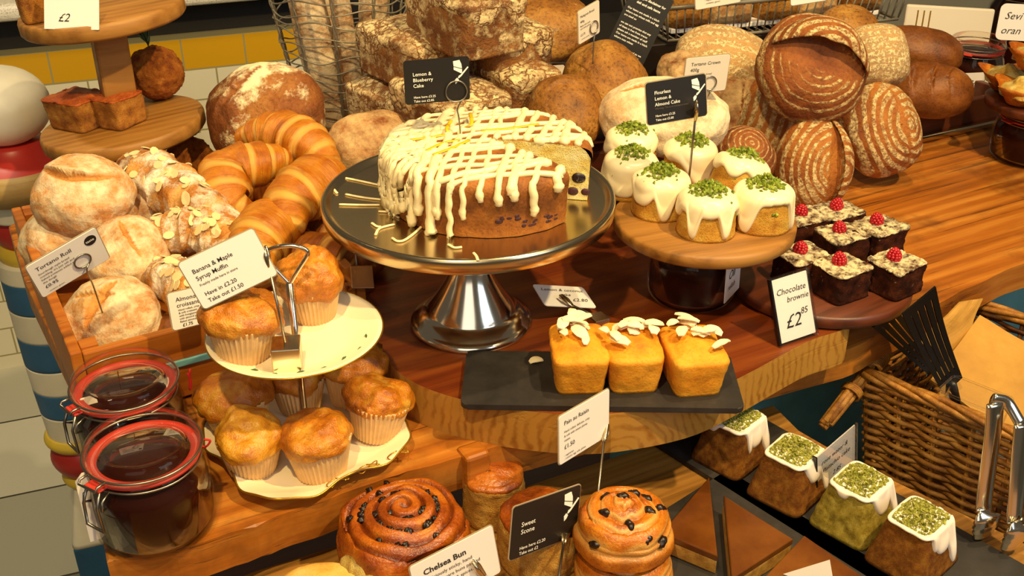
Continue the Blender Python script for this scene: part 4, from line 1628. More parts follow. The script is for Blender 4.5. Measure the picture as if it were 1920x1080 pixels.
for run, r, sd in strands:
    rad = [r * (1 + .35 * noise.noise(Vector((i * .12, sd * 3.3, 0)))) * (1.35 if i in (len(run) - 3, len(run) - 4, 3, 2) else 1) for i in range(len(run))]
    ms.append(tube(run, rad, 8))
obj('icing_drizzle', join(*ms), M['drizzle'], ck)
# drips that ran over the metal plate
cl = Vector(ck.location)
dr = [[(638, 332), (660, 336), (712, 347)], [(648, 364), (680, 370), (714, 374)], [(636, 383), (675, 384), (712, 384)], [(612, 356), (622, 352), (632, 362)], [(704, 440), (712, 428), (740, 420)],
      [(735, 446), (746, 452), (762, 448), (790, 425), (796, 412)], [(840, 458), (852, 464), (866, 463)], [(697, 418), (706, 424), (714, 425)], [(710, 396), (730, 398), (748, 408)], [(888, 474), (893, 480), (896, 488)]]
for k, pl_ in enumerate(dr):
    zp = hp + .0012
    pts = [G(x, y, zp) - cl for x, y in pl_]
    if k == 9:
        pts = [G(x, y, hp + .007) - cl for x, y in pl_]
    obj('icing_drip', tube(catmull(pts, 6), .0016, 8, flat=.6), M['drizzle'], ck)
for k, pl_ in enumerate([[(800, 282), (830, 268), (862, 262)], [(842, 250), (838, 240), (846, 226)], [(872, 238), (884, 232), (882, 212)], [(902, 245), (960, 240), (1010, 232)], [(812, 290), (850, 276), (880, 262)], [(770, 262), (800, 258), (840, 252)]]):
    pts = [G(x, y, hp + CH + .008 + .004 * (i if k in (1, 2) else 0)) - cl for i, (x, y) in enumerate(pl_)]
    obj('lemon_zest', tube(catmull(pts, 6), .0022, 8, flat=.35), M['zest'], ck)

# ================================================================== almond cakes on board on jar
AJ = G(1294, 553, 0)
jar = kilner('dark jam jar hidden under the round wooden board of iced cakes', (AJ.x, AJ.y, .0004), .0535, .0925, 150, clasp=False, name='jam_jar')
AB = G(1320, 408, .108)
ab = tag(obj('cake_board', lathe([(0, 0), (.102, 0), (.1055, .003), (.106, .0135), (.103, .0165), (0, .0165)], 96), M['oak'], None, (AB.x, AB.y, .0935), R_(20)), 'round pale wooden board raised on a dark jar, carrying iced almond cakes', 'board')
zb = .0935 + .0167
def bp(px, py):
    q = G(px, py, zb)
    return (q.x, q.y, zb)


iced_round_cake('iced almond cake nearest the viewer, two long drips running to the board', bp(1322, 432), 3, [(-125, .97, 13), (-60, .97, 14), (-95, .70, 22), (0, .8, 20), (180, .78, 20), (90, .8, 30)], .66)
iced_round_cake('iced almond cake at the right edge of the board with its cut side showing', bp(1426, 420), 4, [(-135, .99, 22), (-28, .99, 14), (-160, .75, 12), (60, .8, 30)], .62)
iced_round_cake('iced almond cake at the front left with one pointed drip', bp(1236, 395), 5, [(-88, .99, 20), (-140, .82, 30), (-40, .78, 22), (60, .8, 30)], .64)
iced_round_cake('iced almond cake at the left edge of the board beside the steel stand', bp(1180, 358), 6, [(-110, .95, 45), (-170, .9, 30), (-30, .75, 16), (80, .9, 30)], .68)
iced_round_cake('iced almond cake right of centre leaning behind the cut-side cake', bp(1376, 366), 7, [(-60, .74, 26), (-120, .72, 20), (20, .85, 40), (180, .7, 22)], .62, tilt=(-10, 12))
iced_round_cake('iced almond cake at the back, the sign clip stuck behind it', bp(1291, 334), 8, [(-70, .98, 40), (-20, .95, 25), (-150, .68, 10), (60, .8, 30)], .66)
iced_round_cake('iced almond cake furthest back left next to the cut lemon cake', bp(1181, 311), 9, [(-90, .82, 60), (180, .8, 40), (20, .75, 30)], .66)

# ================================================================== brownies
BB = G(1540, 532, .020) + Vector((.006, .034, 0))
tag(obj('round_board', lathe([(0, 0), (.108, 0), (.112, .003), (.112, .014), (.109, .0165), (0, .0165)], 96), M['dark_wood'], None, (BB.x, BB.y, .0004), R_(35)), 'dark round board holding the raspberry topped brownies at slab edge', 'board')
zq = .0004 + .0167
BP = []
blist = [
    (1498, 525, 24, 'brownie half hidden behind the handwritten chocolate brownie sign'),
    (1572, 548, 30, 'front brownie beside the handwritten sign, right of its frame'),
    (1672, 540, 36, 'rightmost brownie nearest the black slotted turner'),
    (1572, 485, 26, 'brownie in the middle of the board, behind the front row'),
    (1642, 470, 32, 'brownie at the back right of the board over the bare table'),
    (1565, 440, 28, 'brownie at the very back of the board'),
    (1500, 452, 22, 'brownie behind the iced cake at the left of the board'),
]
rlab = ['raspberry on the brownie behind the handwritten sign', 'raspberry on the front brownie right of the sign', 'biggest looking raspberry, on the rightmost brownie', 'raspberry on the middle brownie behind the front row', 'raspberry on the back right brownie', 'raspberry on the brownie at the very back', 'raspberry on the brownie tucked behind the iced cake']
for k, (px, py, yaw, lb) in enumerate(blist):
    q = G(px, py, zq)
    hh = .036
    t = thing('brownie', lb, 'brownie', (q.x, q.y, zq), R_(yaw), 'raspberry brownies on the dark board')
    S = Solid(.0275, .0255, hh, .97, 9, .06, .001)
    obj('brownie_body', solid_mesh(S, .0030, 60, k + 3, 72, 34, .0010), M['brownie'], t)
    top = icing_mesh(S, drips([(20 * k, .63, 30), (200, .62, 40)], .555), .0012, 96, 30, k)
    for v in top.vertices:
        v.co += v.normal * (.0030 * fbm(v.co * 60 + Vector(((k + 3) * 3.1, (k + 3) * 1.7, (k + 3) * .9))))
    obj('sugared_top', top, M['brownie_top'], t)
    rp = [(1497, 465), (1573, 484), (1667, 481), (1572, 440), (1647, 433), (1580, 405), (1494, 403)][k]
    rq = Vector((q.x, q.y, zq + hh + .001))
    o = obj('raspberry', raspberry_mesh(k), M['raspberry'], None, rq + Vector((-.004, .002, .0)), Euler((R_(8 * (-1) ** k), R_(6), k)))
    tag(o, rlab[k], 'raspberry', 'raspberries on the brownies')

# ================================================================== slate with coconut loaves
sl = [G(872, 664, .003), G(1378, 668, .003), G(1396, 772, .003), G(855, 764, .003)]
cen = sum(sl, Vector()) / 4
sa = math.atan2(*(sl[2] - sl[3]).yx)
L = (sl[2] - sl[3]).length
dd = ((sl[0] - sl[3]).length + (sl[1] - sl[2]).length) / 2
tag(obj('slate', prism(round_rect(L * .985, dd, .008), 0, .0065, .0012), M['slate'], None, (cen.x, cen.y, .0004), sa), 'grey slate on the slab carrying three coconut loaf cakes', 'slate')
zs = .0071
for k, (px, py, yaw, lb) in enumerate(((1084, 718, 3, 'leftmost coconut loaf cake, a gap of bare slate to its left'), (1183, 716, 4, 'middle coconut loaf cake with flakes sliding off its right side'), (1297, 722, 8, 'rightmost coconut loaf cake, standing a little apart'))):
    q = G(px, py, zs)
    coconut_loaf(lb, (q.x, q.y + .012, zs), 5 + k, yaw)
q = G(1005, 678, zs)
tag(obj('coconut_flake', flake_mesh(random.Random(3)), M['coconut'], None, (q.x, q.y, zs + .0005), .4), 'single coconut flake lying alone on the bare left of the slate', 'coconut flake')


# ================================================================== lower shelf
def chelsea(p, yaw):
    t = thing('chelsea_bun', 'large sticky square Chelsea bun with a dark currant swirl, torn pale side', 'bun', p, R_(yaw))
    S = Solid(.059, .057, .090, 1.0, 3.2, .34, .010, .03)
    V, Fc = polar(lambda th, x: S.pt(th, x), 150, 150)
    tint = []
    out = []
    for i, c in enumerate(V):
        r = math.hypot(c.x, c.y)
        th = math.atan2(c.y, c.x)
        d = 0
        q = 0
        if c.z > .055:
            q = (r / .0135 - th / (2 * PI)) % 1.0
            d = -.0048 * math.exp(-((q - .5) / .16) ** 2) * min(1, r / .01) * min(1, (c.z - .055) / .015)
            d += .004 * noise.noise(c * 40)
        else:
            d = .003 * noise.noise(c * 30)
        tint.append(max(0, 1 - abs(q - .5) / .25) * .9 if c.z > .055 else 0)
        n = Vector((c.x, c.y, .03 if c.z > .07 else 0)).normalized() if r > .02 and c.z < .085 else Vector((0, 0, 1))
        out.append(c + (Vector((0, 0, 1)) if c.z > .082 else n) * d)
    me = mk(out, Fc)
    setattr_float(me, 'tint', tint)
    obj('bun_body', me, M['bun_glaze'], t)
    torn = solid_mesh(Solid(.032, .027, .014, .8, 2.4, .6), .005, 40, 5, 60, 24, .0012)
    obj('torn_side', torn, M['bun_crumb'], t, (-.0540, -.0270, .046), facing((-.90, -.42, .22), .2))
    rng = random.Random(2)
    base = solid_mesh(Solid(.0046, .0034, .0042, .7, 2, .6), .0016, 330, 1, 20, 14)
    for k in range(46):
        a = rng.uniform(-PI, PI)
        th = a
        m = rng.choice((1, 2, 2, 2, 2, 3))
        r = .0135 * (m + .5 + th / (2 * PI))
        if r > .052:
            r = .05
        zz = S.pt(a, .45 * min(1, r / .045)).z - .0062
        obj('raisin', base, M['raisin'], t, (r * math.cos(a), r * math.sin(a), zz), Euler((rng.uniform(-.6, .6), rng.uniform(-.6, .6), a)))
    return t


chelsea((-.104, .787, SH + .0004), 28)


def raisin_swirl(label, p, r, h, seed, yaw, n_r=11):
    t = thing('raisin_pastry', label, 'pastry', p, R_(yaw), 'stacked raisin pastries')
    S = Solid(r, r * .96, h, .92, 2.0, .45, .010, .05)
    V, Fc = polar(lambda th, x: S.pt(th, x), 140, 130)
    tint, out = [], []
    for c in V:
        rr_ = math.hypot(c.x, c.y)
        th = math.atan2(c.y, c.x)
        q = (rr_ / .0125 + th / (2 * PI) + .25 * noise.noise(Vector((math.cos(th) * 2, math.sin(th) * 2, seed)))) % 1.0
        top = c.z > h * .55
        d = (-.0034 * math.exp(-((q - .5) / .15) ** 2) if top else -.003 * math.exp(-((c.z - h * .4) / .003) ** 2)) + .003 * noise.noise(c * 35 + Vector((seed, 0, 0)))
        tint.append(.6 * math.exp(-((q - .3) / .12) ** 2) if top else .5 * math.exp(-((c.z - h * .45) / .006) ** 2))
        out.append(c + (Vector((0, 0, 1)) * d if c.z > h * .9 else Vector((c.x, c.y, 0)).normalized() * d))
    me = mk(out, Fc)
    setattr_float(me, 'tint', tint)
    obj('pastry', me, M['raisin_bun'], t)
    rng = random.Random(seed)
    base = solid_mesh(Solid(.0070, .0048, .005, .7, 2, .6), .0012, 260, seed, 18, 12)
    spots = [(-.40, .30), (-.06, .10), (.22, .36), (.50, .30), (.82, .05), (.55, -.15), (-.48, -.22), (.05, -.62), (.42, -.85), (.80, -.68), (-.72, -.75), (-.3, .85)][:n_r]
    for (x, y) in spots:
        R0 = math.hypot(x, y)
        th = math.atan2(y, x)
        P = S.pt(th, .45 * R0 / .55 if R0 < .55 else (.45 + .15 * math.asin(min(1, (R0 - .55) / .45)) / (PI / 2) if R0 < 1 else .6 + .4 * (R0 - 1)))
        nrm = Vector((x * .9 * R0, y * .9 * R0, 1 if R0 < .8 else max(.1, 1 - (R0 - .8) * 2)))
        obj('raisin', base, M['raisin'], t, P - nrm.normalized() * .0032, facing(nrm, rng.uniform(0, 6)))
    return t


PR = G(1168, 1010, SH + .05)
raisin_swirl('lower raisin pastry, mostly hidden beneath the one on top', (PR.x + .002, PR.y - .003, SH + .0004), .050, .046, 4, 60, 8)
raisin_swirl('upper raisin pastry, glossy swirl dotted with dark raisins beside the scone sign', (PR.x, PR.y, SH + .0475), .0475, .044, 2, 0)


def scone(label, p, r, h, seed, yaw=0):
    t = thing('scone', label, 'scone', p, R_(yaw), 'scones beside the Chelsea bun')
    S = Solid(r, r * .97, h, .97, 2.1, .22, .006, .03)
    obj('scone_side', solid_mesh(S, .0026, 50, seed, 72, 36, .0012), M['scone_side'], t)
    top = icing_mesh(S, drips([(40, .6, 50)], .55), .0012, 96, 30, seed)
    for v in top.vertices:
        v.co += v.normal * (.0026 * fbm(v.co * 50 + Vector((seed * 3.1, seed * 1.7, seed * .9))) + .0003)
    obj('glazed_top', top, M['scone_top'], t)
    return t


q = G(926, 962, SH)
scone('tall glazed scone standing behind the sign, close to the table edge', (q.x, q.y, SH + .0004), .033, .054, 3)
q = G(1022, 1085, SH)
scone('scone in front below the black sweet scone sign', (q.x - .004, q.y + .034, SH + .0004), .043, .056, 6, 40)
q = G(592, 1135, SH + .05)
tag(obj('round_board', lathe([(0, 0), (.082, 0), (.085, .003), (.085, .012), (.082, .015), (0, .015)], 80), M['oak'], None, (q.x - .008, q.y + .010, SH + .0004), .4), 'round wooden board at the bottom edge under the pale round cake', 'board')
tag(obj('round_cake', solid_mesh(Solid(.060, .060, .046, .96, 2, .3, .006), .0012, 40, 3, 80, 36, .0003), M['pale_cake'], None, (q.x + .006, q.y - .004, SH + .0158)), 'pale yellow round cake at the very bottom of the picture', 'cake')

# slate with pistachio loaves
a1, a2 = G(1330, 838, SH + .006), G(1700, 1064, SH + .006)
ax = (a2 - a1).normalized()
sang = math.atan2(ax.y, ax.x)
c = a1.lerp(a2, .58)
tag(obj('slate', prism(round_rect((a2 - a1).length + .20, .135, .004), 0, .0065, .0012), M['slate'], None, (c.x + .018, c.y + .018, SH + .0004), sang), 'long dark slate on the lower shelf carrying four pistachio cakes', 'slate')
zp = SH + .0071
PSPEC = [
    (1372, 852, 46, 'pistachio_brown', [(-60, .93, 12), (-88, .80, 32), (-35, .99, 8), (-110, .82, 8), (-10, .88, 10), (150, .66, 20)], 'pistachio loaf cake furthest back, partly under the wooden slab edge'),
    (1478, 917, 47, 'pistachio_brown', [(-60, .97, 11), (-88, .80, 32), (-30, .85, 12), (-100, .74, 14), (40, .7, 20)], 'pistachio loaf cake second from the back, in front of the handwritten sign'),
    (1600, 975, 44, 'pistachio_green', [(-55, .95, 10), (-88, .80, 32), (-20, .85, 18), (-80, .80, 12), (170, .65, 20)], 'pistachio loaf cake cut to show greenish crumb, third along the slate'),
    (1708, 1045, 42, 'pistachio_brown', [(-62, .97, 11), (-88, .80, 32), (-30, .93, 9), (0, .88, 10), (-110, .74, 14)], 'pistachio loaf cake nearest the steel tongs'),
]
for k, (px, py, yaw, mt_, spec, lb) in enumerate(PSPEC):
    q = G(px, py, zp)
    pistachio_loaf(lb, (q.x, q.y, zp), 2 + k, yaw, mt_, spec)

# slate with caramel triangles
q = G(1400, 1040, SH)
tag(obj('slate', prism(round_rect(.26, .20, .004), 0, .0065, .0012), M['slate'], None, (q.x + .01, q.y - .035, SH + .0004), sang), 'dark slate at the bottom edge holding triangles of caramel shortbread', 'slate')
ztop_ = SH + .032
for pts_, lb in (([(1330, 893), (1240, 998), (1346, 1042)], 'caramel shortbread triangle next to the raisin pastry, point upward'),
                 ([(1357, 928), (1372, 1085), (1487, 1010)], 'caramel shortbread triangle in the middle, with a bubbled glossy edge'),
                 ([(1508, 1003), (1415, 1100), (1660, 1110)], 'caramel shortbread triangle lowest in the picture near the last pistachio cake')):
    P = [G(x, y, ztop_) for x, y in pts_]
    cc = sum(P, Vector()) / 3
    pl = [((p - cc).x, (p - cc).y) for p in P]
    t = thing('caramel_shortbread', lb, 'cake', (cc.x, cc.y, SH + .0071), 0, 'caramel shortbread triangles')
    ins = [(x * .985, y * .985) for x, y in pl]
    obj('shortbread_base', prism(ins, 0, .0165, .001), M['shortbread'], t)
    obj('chocolate_top', prism(pl, .0166, ztop_ - SH - .0071, .0016, 3), M['caramel'], t)
q = G(1530, 1080, SH + .045)
tq = thing('price_card', 'white card corner at the bottom edge between caramel triangles', 'sign', (q.x, q.y, SH + .033), Euler((R_(72), 0, R_(-30))))
obj('card', prism([(-.03, 0), (.02, 0), (.008, .030)], -.0005, .0005), M['white_card'], tq)

# tongs standing on the slate
def blade(name, pts, rad, parent, flat=.32):
    obj(name, tube(catmull(pts, 8), rad, 14, flat=flat, up=(.35, -1, 0)), M['chrome'], parent)


tp, bt = W(1866, 756, .865), G(1838, 1012, zp)
tg = thing('tongs', 'steel serving tongs standing upright at the right edge', 'tongs', bt)
def prof_tong(n):
    out = []
    for i in range(n):
        f = i / (n - 1)
        r = .0105 if f < .68 else .0105 + .006 * math.sin((f - .68) / .32 * PI) + (.0012 * math.cos((f - .68) * 110) if f > .74 else 0)
        out.append(r)
    return out
p1 = [tp - bt, (tp - bt) * .8 + Vector((.001, 0, 0)), (tp - bt) * .5, (tp - bt) * .25, Vector((0, -.002, .030)), Vector((.003, .002, .002))]
blade('arm', p1, prof_tong(41), tg)
tp2, bt2 = W(1917, 795, .855), G(1898, 1035, zp)
p2_ = [tp2 - bt, bt2 - bt + (tp2 - bt2) * .8, bt2 - bt + (tp2 - bt2) * .5, bt2 - bt + (tp2 - bt2) * .25, bt2 - bt + Vector((0, 0, .03)), bt2 - bt + Vector((-.003, .002, .002))]
blade('arm', p2_, prof_tong(41), tg)
h0, h1 = tp - bt + Vector((0, .002, .004)), tp2 - bt + Vector((0, .002, -.002))
obj('hinge', tube(catmull([h0 + Vector((-.003, 0, 0)), h0.lerp(h1, .5) + Vector((0, .006, .006)), h1], 6), .0062, 12, flat=.5, up=(.35, -1, 0)), M['chrome'], tg)

# ------------------------------------------------------------------ wicker basket, paper bags, turners
BZ = -.34
A = G(1622, 702, -.106)
bd = Vector((.72, -.69, 0)).normalized()
be = Vector((bd.y * -1, bd.x, 0))
bl_, bw_ = .42, .27
bask = thing('wicker_basket', 'brown woven wicker basket at the right holding paper bags and turners', 'basket', (A.x, A.y, BZ))
bh = -.106 - BZ
tag_lo = Vector((0, 0, 0))


def woven(p0, p1, inset, seed, mat, step=.0068):
    """one side: cane strands weaving in front of and behind upright stakes"""
    d = (p1 - p0)
    L = d.length
    d = d / L
    nrm = Vector((d.y, -d.x, 0))
    ms = []
    ns = max(3, int(L / .042))
    lev = int(bh / step)
    rng = random.Random(seed)
    for k in range(lev):
        z = step * (k + .5)
        sl = inset * (1 - z / bh)
        ph = PI * (k % 2)
        pts = []
        m = ns * 6
        jz = rng.uniform(-.0012, .0012)
        for i in range(m + 1):
            u = i / m
            off = .0046 * math.cos(u * ns * PI + ph)
            pts.append(p0 + d * (sl + (L - 2 * sl) * u) + nrm * (off - sl) + Vector((0, 0, z + jz + .0014 * noise.noise(Vector((u * 9, k, seed))))))
        ms.append(tube(pts, .0034 * rng.uniform(.85, 1.1), 6))
    for k in range(ns + 1):
        u = k / ns
        a = p0 + d * (inset + (L - 2 * inset) * u) + nrm * -inset
        b = p0 + d * (L * u)
        ms.append(tube([a, b + Vector((0, 0, bh))], .0034, 6))
    return join(*ms)


c0, c1, c2, c3 = Vector((0, 0, 0)), bd * bl_, bd * bl_ + be * bw_, be * bw_
obj('woven_side', woven(c0, c1, .03, 1, 0), M['wicker'], bask)
obj('woven_side', woven(c1, c2, .03, 2, 0), M['wicker'], bask)
obj('woven_side', woven(c2, c3, .03, 3, 0), M['dark_wicker'], bask)
obj('woven_side', woven(c3, c0, .03, 4, 0), M['wicker'], bask)
obj('basket_floor', prism([(p.x, p.y) for p in (c0 + (bd + be) * .03, c1 + (be - bd) * .03, c2 - (bd + be) * .03, c3 + (bd - be) * .03)], 0, .006), M['dark_wicker'], bask)
zr = Vector((0, 0, bh))
for k in range(4):
    loop = []
    cs4 = [c0, c1, c2, c3, c0]
    for a, b in zip(cs4, cs4[1:]):
        for i in range(24):
            u = i / 24
            loop.append(a.lerp(b, u) + zr)
    n = len(loop)
    loop = [p + Vector((.0040 * math.cos(i * .5 + k * PI / 2) , .0040 * math.cos(i * .5 + k * PI / 2), .0050 * math.sin(i * .5 + k * PI / 2) + .003)) for i, p in enumerate(loop)]
    obj('rim_cane', tube(loop, .0042, 6, True), M['wicker'], bask)
hb0, hb1 = W(1548, 796, 1.07) - A, W(1652, 664, 1.155) - A
hb0.z = W(1548, 796, 1.07).z - BZ
hb1.z = W(1652, 664, 1.155).z - BZ
for k in range(7):
    a = 2 * PI * k / 7
    s = Vector((math.cos(a) * .007, 0, math.sin(a) * .007)) if k < 6 else Vector()
    obj('handle_cane', tube([hb0 + s * .8, hb0.lerp(hb1, .5) + s, hb1 + s], .0042, 7), M['wicker'], bask)
dn = (hb1 - hb0).normalized()
sx = dn.orthogonal().normalized()
sy = dn.cross(sx)
for f0, f1 in ((.42, .50), (.80, 1.0)):
    n = int((f1 - f0) * (hb1 - hb0).length / .0026)
    hel = []
    for i in range(n * 10):
        u = f0 + (f1 - f0) * i / (n * 10)
        a = 2 * PI * i / 10
        hel.append(hb0.lerp(hb1, u) + sx * .0128 * math.cos(a) + sy * .0128 * math.sin(a))
    obj('handle_binding', tube(hel, .0016, 5), M['wicker'], bask)
tag(obj('plinth', box(-.02, .46, -.03, .29, FZ, BZ - .0004, .004), M['dark_wood'], None, (A.x, A.y, 0), math.atan2(bd.y, bd.x)), 'dark wooden plinth underneath the wicker basket', 'plinth')


def sheet(name, label, px, ys, thick, mat, cat, group=None):
    P = [W(x, y, yy) for (x, y), yy in zip(px, ys)]
    c = sum(P, Vector()) / len(P)
    n = (P[1] - P[0]).cross(P[3] - P[0]).normalized()
    if n.z < 0:
        n = -n
    V = []
    N = 10
    for lay in (0, 1):
        for i in range(N + 1):
            for j in range(N + 1):
                u, v = i / N, j / N
                p = (P[0].lerp(P[1], u)).lerp(P[3].lerp(P[2], u), v) - c
                V.append(p + n * (.004 * math.sin(u * 3 + v * 2) + .003 * noise.noise(Vector((u * 3, v * 3, thick * 900)))) - n * thick * lay)
    Fc = []
    K = (N + 1) ** 2
    for i in range(N):
        for j in range(N):
            a = i * (N + 1) + j
            Fc.append((a, a + 1, a + N + 2, a + N + 1))
            Fc.append((K + a, K + a + N + 1, K + a + N + 2, K + a + 1))
    rim = [i * (N + 1) for i in range(N + 1)] + [N * (N + 1) + j for j in range(1, N + 1)] + [i * (N + 1) + N for i in range(N - 1, -1, -1)] + [j for j in range(N - 1, 0, -1)]
    for a, b in zip(rim, rim[1:] + rim[:1]):
        Fc.append((a, b, b + K, a + K))
    me = mk(V, Fc, False)
    bm = bmesh.new()
    bm.from_mesh(me)
    return tag(obj(name, from_bm(bm), mat, None, c), label, cat, group)


sheet('paper_bag', 'big brown paper bag lying open in the wicker basket', [(1745, 712), (1838, 590), (2020, 690), (1985, 890)], [1.10, 1.20, 1.14, 1.02], .004, M['kraft'], 'paper bag', 'brown paper bags in the basket')
sheet('paper_bag', 'brown paper bag standing at the back of the basket by the turner', [(1716, 640), (1800, 566), (1848, 560), (1790, 690)], [1.14, 1.19, 1.20, 1.15], .003, M['kraft'], 'paper bag', 'brown paper bags in the basket')


def turner(label, tl, tr, bl, br, yt, yb, group='slotted turners in the basket'):
    P = [W(*tl, yt), W(*tr, yt + .012), W(*bl, yb), W(*br, yb + .012)]
    base = (P[2] + P[3]) / 2
    t = thing('slotted_turner', label, 'kitchen turner', base, 0, group)
    P = [p - base for p in P]
    n = (P[1] - P[0]).cross(P[2] - P[0]).normalized()
    V, Fc = [], []
    NU, NV = 24, 24
    keep = set()
    idx = {}
    me_faces = []
    def at(u, v):
        p = P[0].lerp(P[1], u).lerp(P[2].lerp(P[3], u), v)
        return p + n * (.006 * math.sin(PI * v) )
    bm = bmesh.new()
    fr, bkv = {}, {}
    for i in range(NU + 1):
        for j in range(NV + 1):
            fr[i, j] = bm.verts.new(at(i / NU, j / NV))
            bkv[i, j] = bm.verts.new(at(i / NU, j / NV) - n * .0030)
    solid = {}
    for i in range(NU):
        for j in range(NV):
            slot = (i % 5 == 4) and 2 <= j < NV - 3
            solid[i, j] = not slot
    for (i, j), s in solid.items():
        if not s:
            continue
        bm.faces.new((fr[i, j], fr[i + 1, j], fr[i + 1, j + 1], fr[i, j + 1]))
        bm.faces.new((bkv[i, j], bkv[i, j + 1], bkv[i + 1, j + 1], bkv[i + 1, j]))
        for (di, dj, a, b) in ((-1, 0, (i, j), (i, j + 1)), (1, 0, (i + 1, j), (i + 1, j + 1)), (0, -1, (i, j), (i + 1, j)), (0, 1, (i, j + 1), (i + 1, j + 1))):
            if not solid.get((i + di, j + dj), False):
                bm.faces.new((fr[a], fr[b], bkv[b], bkv[a]))
    bmesh.ops.delete(bm, geom=[v for v in bm.verts if not v.link_faces], context='VERTS')
    obj('head', from_bm(bm), M['black_plastic'], t)
    d = ((P[2] + P[3]) / 2 - (P[0] + P[1]) / 2).normalized()
    obj('handle', tube([Vector() - d * .008, d * .02, d * .09 + Vector((0, 0, -.03))], [.012, .007, .008], 10, flat=.5), M['black_plastic'], t)
    return t


turner('front black slotted turner leaning out of the basket', (1690, 588), (1752, 536), (1768, 738), (1802, 706), 1.06, 1.07)
turner('second black slotted turner behind the first, fanned to the left', (1634, 612), (1694, 572), (1738, 700), (1776, 690), 1.105, 1.12)
q = W(1828, 748, 1.03)
pl_ = thing('plastic_tub', 'small clear plastic tub in the basket below the turner', 'tub', q - Vector((0, 0, .03)), R_(-44))
obj('tub', solid_mesh(Solid(.034, .022, .035, 1.1, 6, .06), .0002, nt=64), M['acrylic'], pl_)
obj('lid_rim', tube([(x * 1.13, y * 1.13, .036) for x, y in [(p[0], p[1]) for p in round_rect(.064, .040, .006)]], .0016, 6, True), M['acrylic'], pl_)


# ================================================================== tiered wooden stand, back left
D0 = W(232, 226, 1.5)
ts = thing('tiered_stand', 'three-tier pale oak stand on a square post at the back left', 'cake stand', (D0.x, D0.y, TZ), R_(28))


def disc(r, z, th=.022, tilt=0.0):
    tl = Matrix.Translation((0, 0, z)) @ Matrix.Rotation(R_(-28), 4, 'Z') @ Matrix.Rotation(R_(-tilt), 4, 'Y') @ Matrix.Rotation(R_(28), 4, 'Z') @ Matrix.Translation((0, 0, -z))
    return moved(moved(lathe([(0, 0), (r * .97, 0), (r, .004), (r, th - .005), (r * .985, th - .001), (r * .97, th), (0, th)], 96), Matrix.Translation((0, 0, z))), tl)


zm = D0.z - TZ
ztp = W(192, 12, 1.5).z - TZ
TILT = 5.0       # the hand-made tiers sit a little askew on their post
def askew(x):
    return (x - D0.x) * math.tan(R_(TILT))


obj('tier', disc(.118, .0), M['oak'], ts)
obj('tier', disc(.118, zm - .022, tilt=TILT), M['oak'], ts)
obj('tier', disc(.113, ztp - .022, tilt=TILT), M['oak'], ts)
for z0, z1 in ((.022, zm - .022), (zm, ztp - .022)):
    obj('post', box(-.023, .023, -.023, .023, z0, z1, .004), M['oak'], ts)


def crumb_ball(label, p, r, seed, sprig=None, chill=0, rv=1.0):
    t = thing('breaded_ball', label, 'arancini', p, 0, 'breaded rice balls on the oak stand')
    V, Fc = polar(lambda th, x: Vector((r * math.sin(PI * x) * math.cos(th), r * math.sin(PI * x) * math.sin(th), r * rv * (1 + math.cos(PI * x)) * .97)), 120, 80, False)
    me = mk(V, Fc)
    for v in me.vertices:
        n = Vector((v.co.x, v.co.y, v.co.z - r)).normalized()
        v.co += n * (.0030 * fbm(v.co * 60 + Vector((seed, 0, 0)), 3) + .0022 * abs(noise.noise(v.co * 260)))
        v.co.z = max(0, v.co.z)
    obj('ball', me, M['crumbed'], t)
    if sprig:
        rng = random.Random(seed)
        d = Vector(sprig).normalized()
        L = .048
        base = Vector((-.004, 0, r * 1.9))
        ms = [tube([base, base + d * L * .8], .0009, 5)]
        for k in range(22):
            u = rng.uniform(.15, 1)
            a = rng.uniform(0, 2 * PI)
            s = d.orthogonal().normalized()
            w = d.cross(s)
            dirn = (d * rng.uniform(.8, 1.6) + s * math.cos(a) * .7 + w * math.sin(a) * .7).normalized()
            p0_ = base + d * L * u * .6
            ms.append(tube([p0_, p0_ + dirn * .011, p0_ + dirn * .020 + d * .002], [.0009, .0013, .0003], 5))
        obj('rosemary_sprig', join(*ms), M['rosemary'], t)
    return t


q = G(301, 186, D0.z)
crumb_ball('breaded rice ball with an upright rosemary sprig on the middle oak tier', (q.x, q.y, D0.z + .0006 + askew(q.x - .01)), .041, 3, (-.25, 0, 1))
q = W(334, 304, 1.545)
crumb_ball('breaded rice ball with rosemary at the right of the lowest oak tier', (D0.x + .078, D0.y + .030, TZ + .0224), .040, 5, (.5, -.3, .6))
crumb_ball('breaded rice ball peeping out left of the lower stand post', (D0.x - .020, D0.y - .075, TZ + .0224), .034, 8, (.2, .3, .9))
for k, (px, py, yaw, lb, hx_, hy_) in enumerate(((142, 232, -32, 'front slice of glazed brown cake at the left of the middle oak tier', .040, .029), (221, 238, -30, 'slice of glazed brown cake against the post on the middle oak tier', .024, .026))):
    q = G(px, py, D0.z)
    t = thing('cake_slice', lb, 'cake', (q.x + .006, q.y + .010, D0.z + .0010 + askew(q.x + .006)), (Matrix.Rotation(R_(-TILT), 3, 'Y') @ Matrix.Rotation(R_(yaw), 3, 'Z')).to_euler(), 'brown cake slices on the oak stand')
    S = Solid(hx_ * .96, hy_, .043, 1.10, 9, .08, .003)
    obj('slice_body', solid_mesh(S, .0024, 45, k + 2, 72, 34, .0008), M['slice_side'], t)
    top = icing_mesh(S, drips([(20, .6, 40)], .56), .0012, 96, 30, k)
    for v in top.vertices:
        v.co += v.normal * (.0024 * fbm(v.co * 45 + Vector(((k + 2) * 3.1, (k + 2) * 1.7, (k + 2) * .9))) + .0014 * noise.noise(v.co * 70))
    obj('glazed_top', top, M['slice_top'], t)
zt = TZ + ztp
q = G(92, 26, zt)
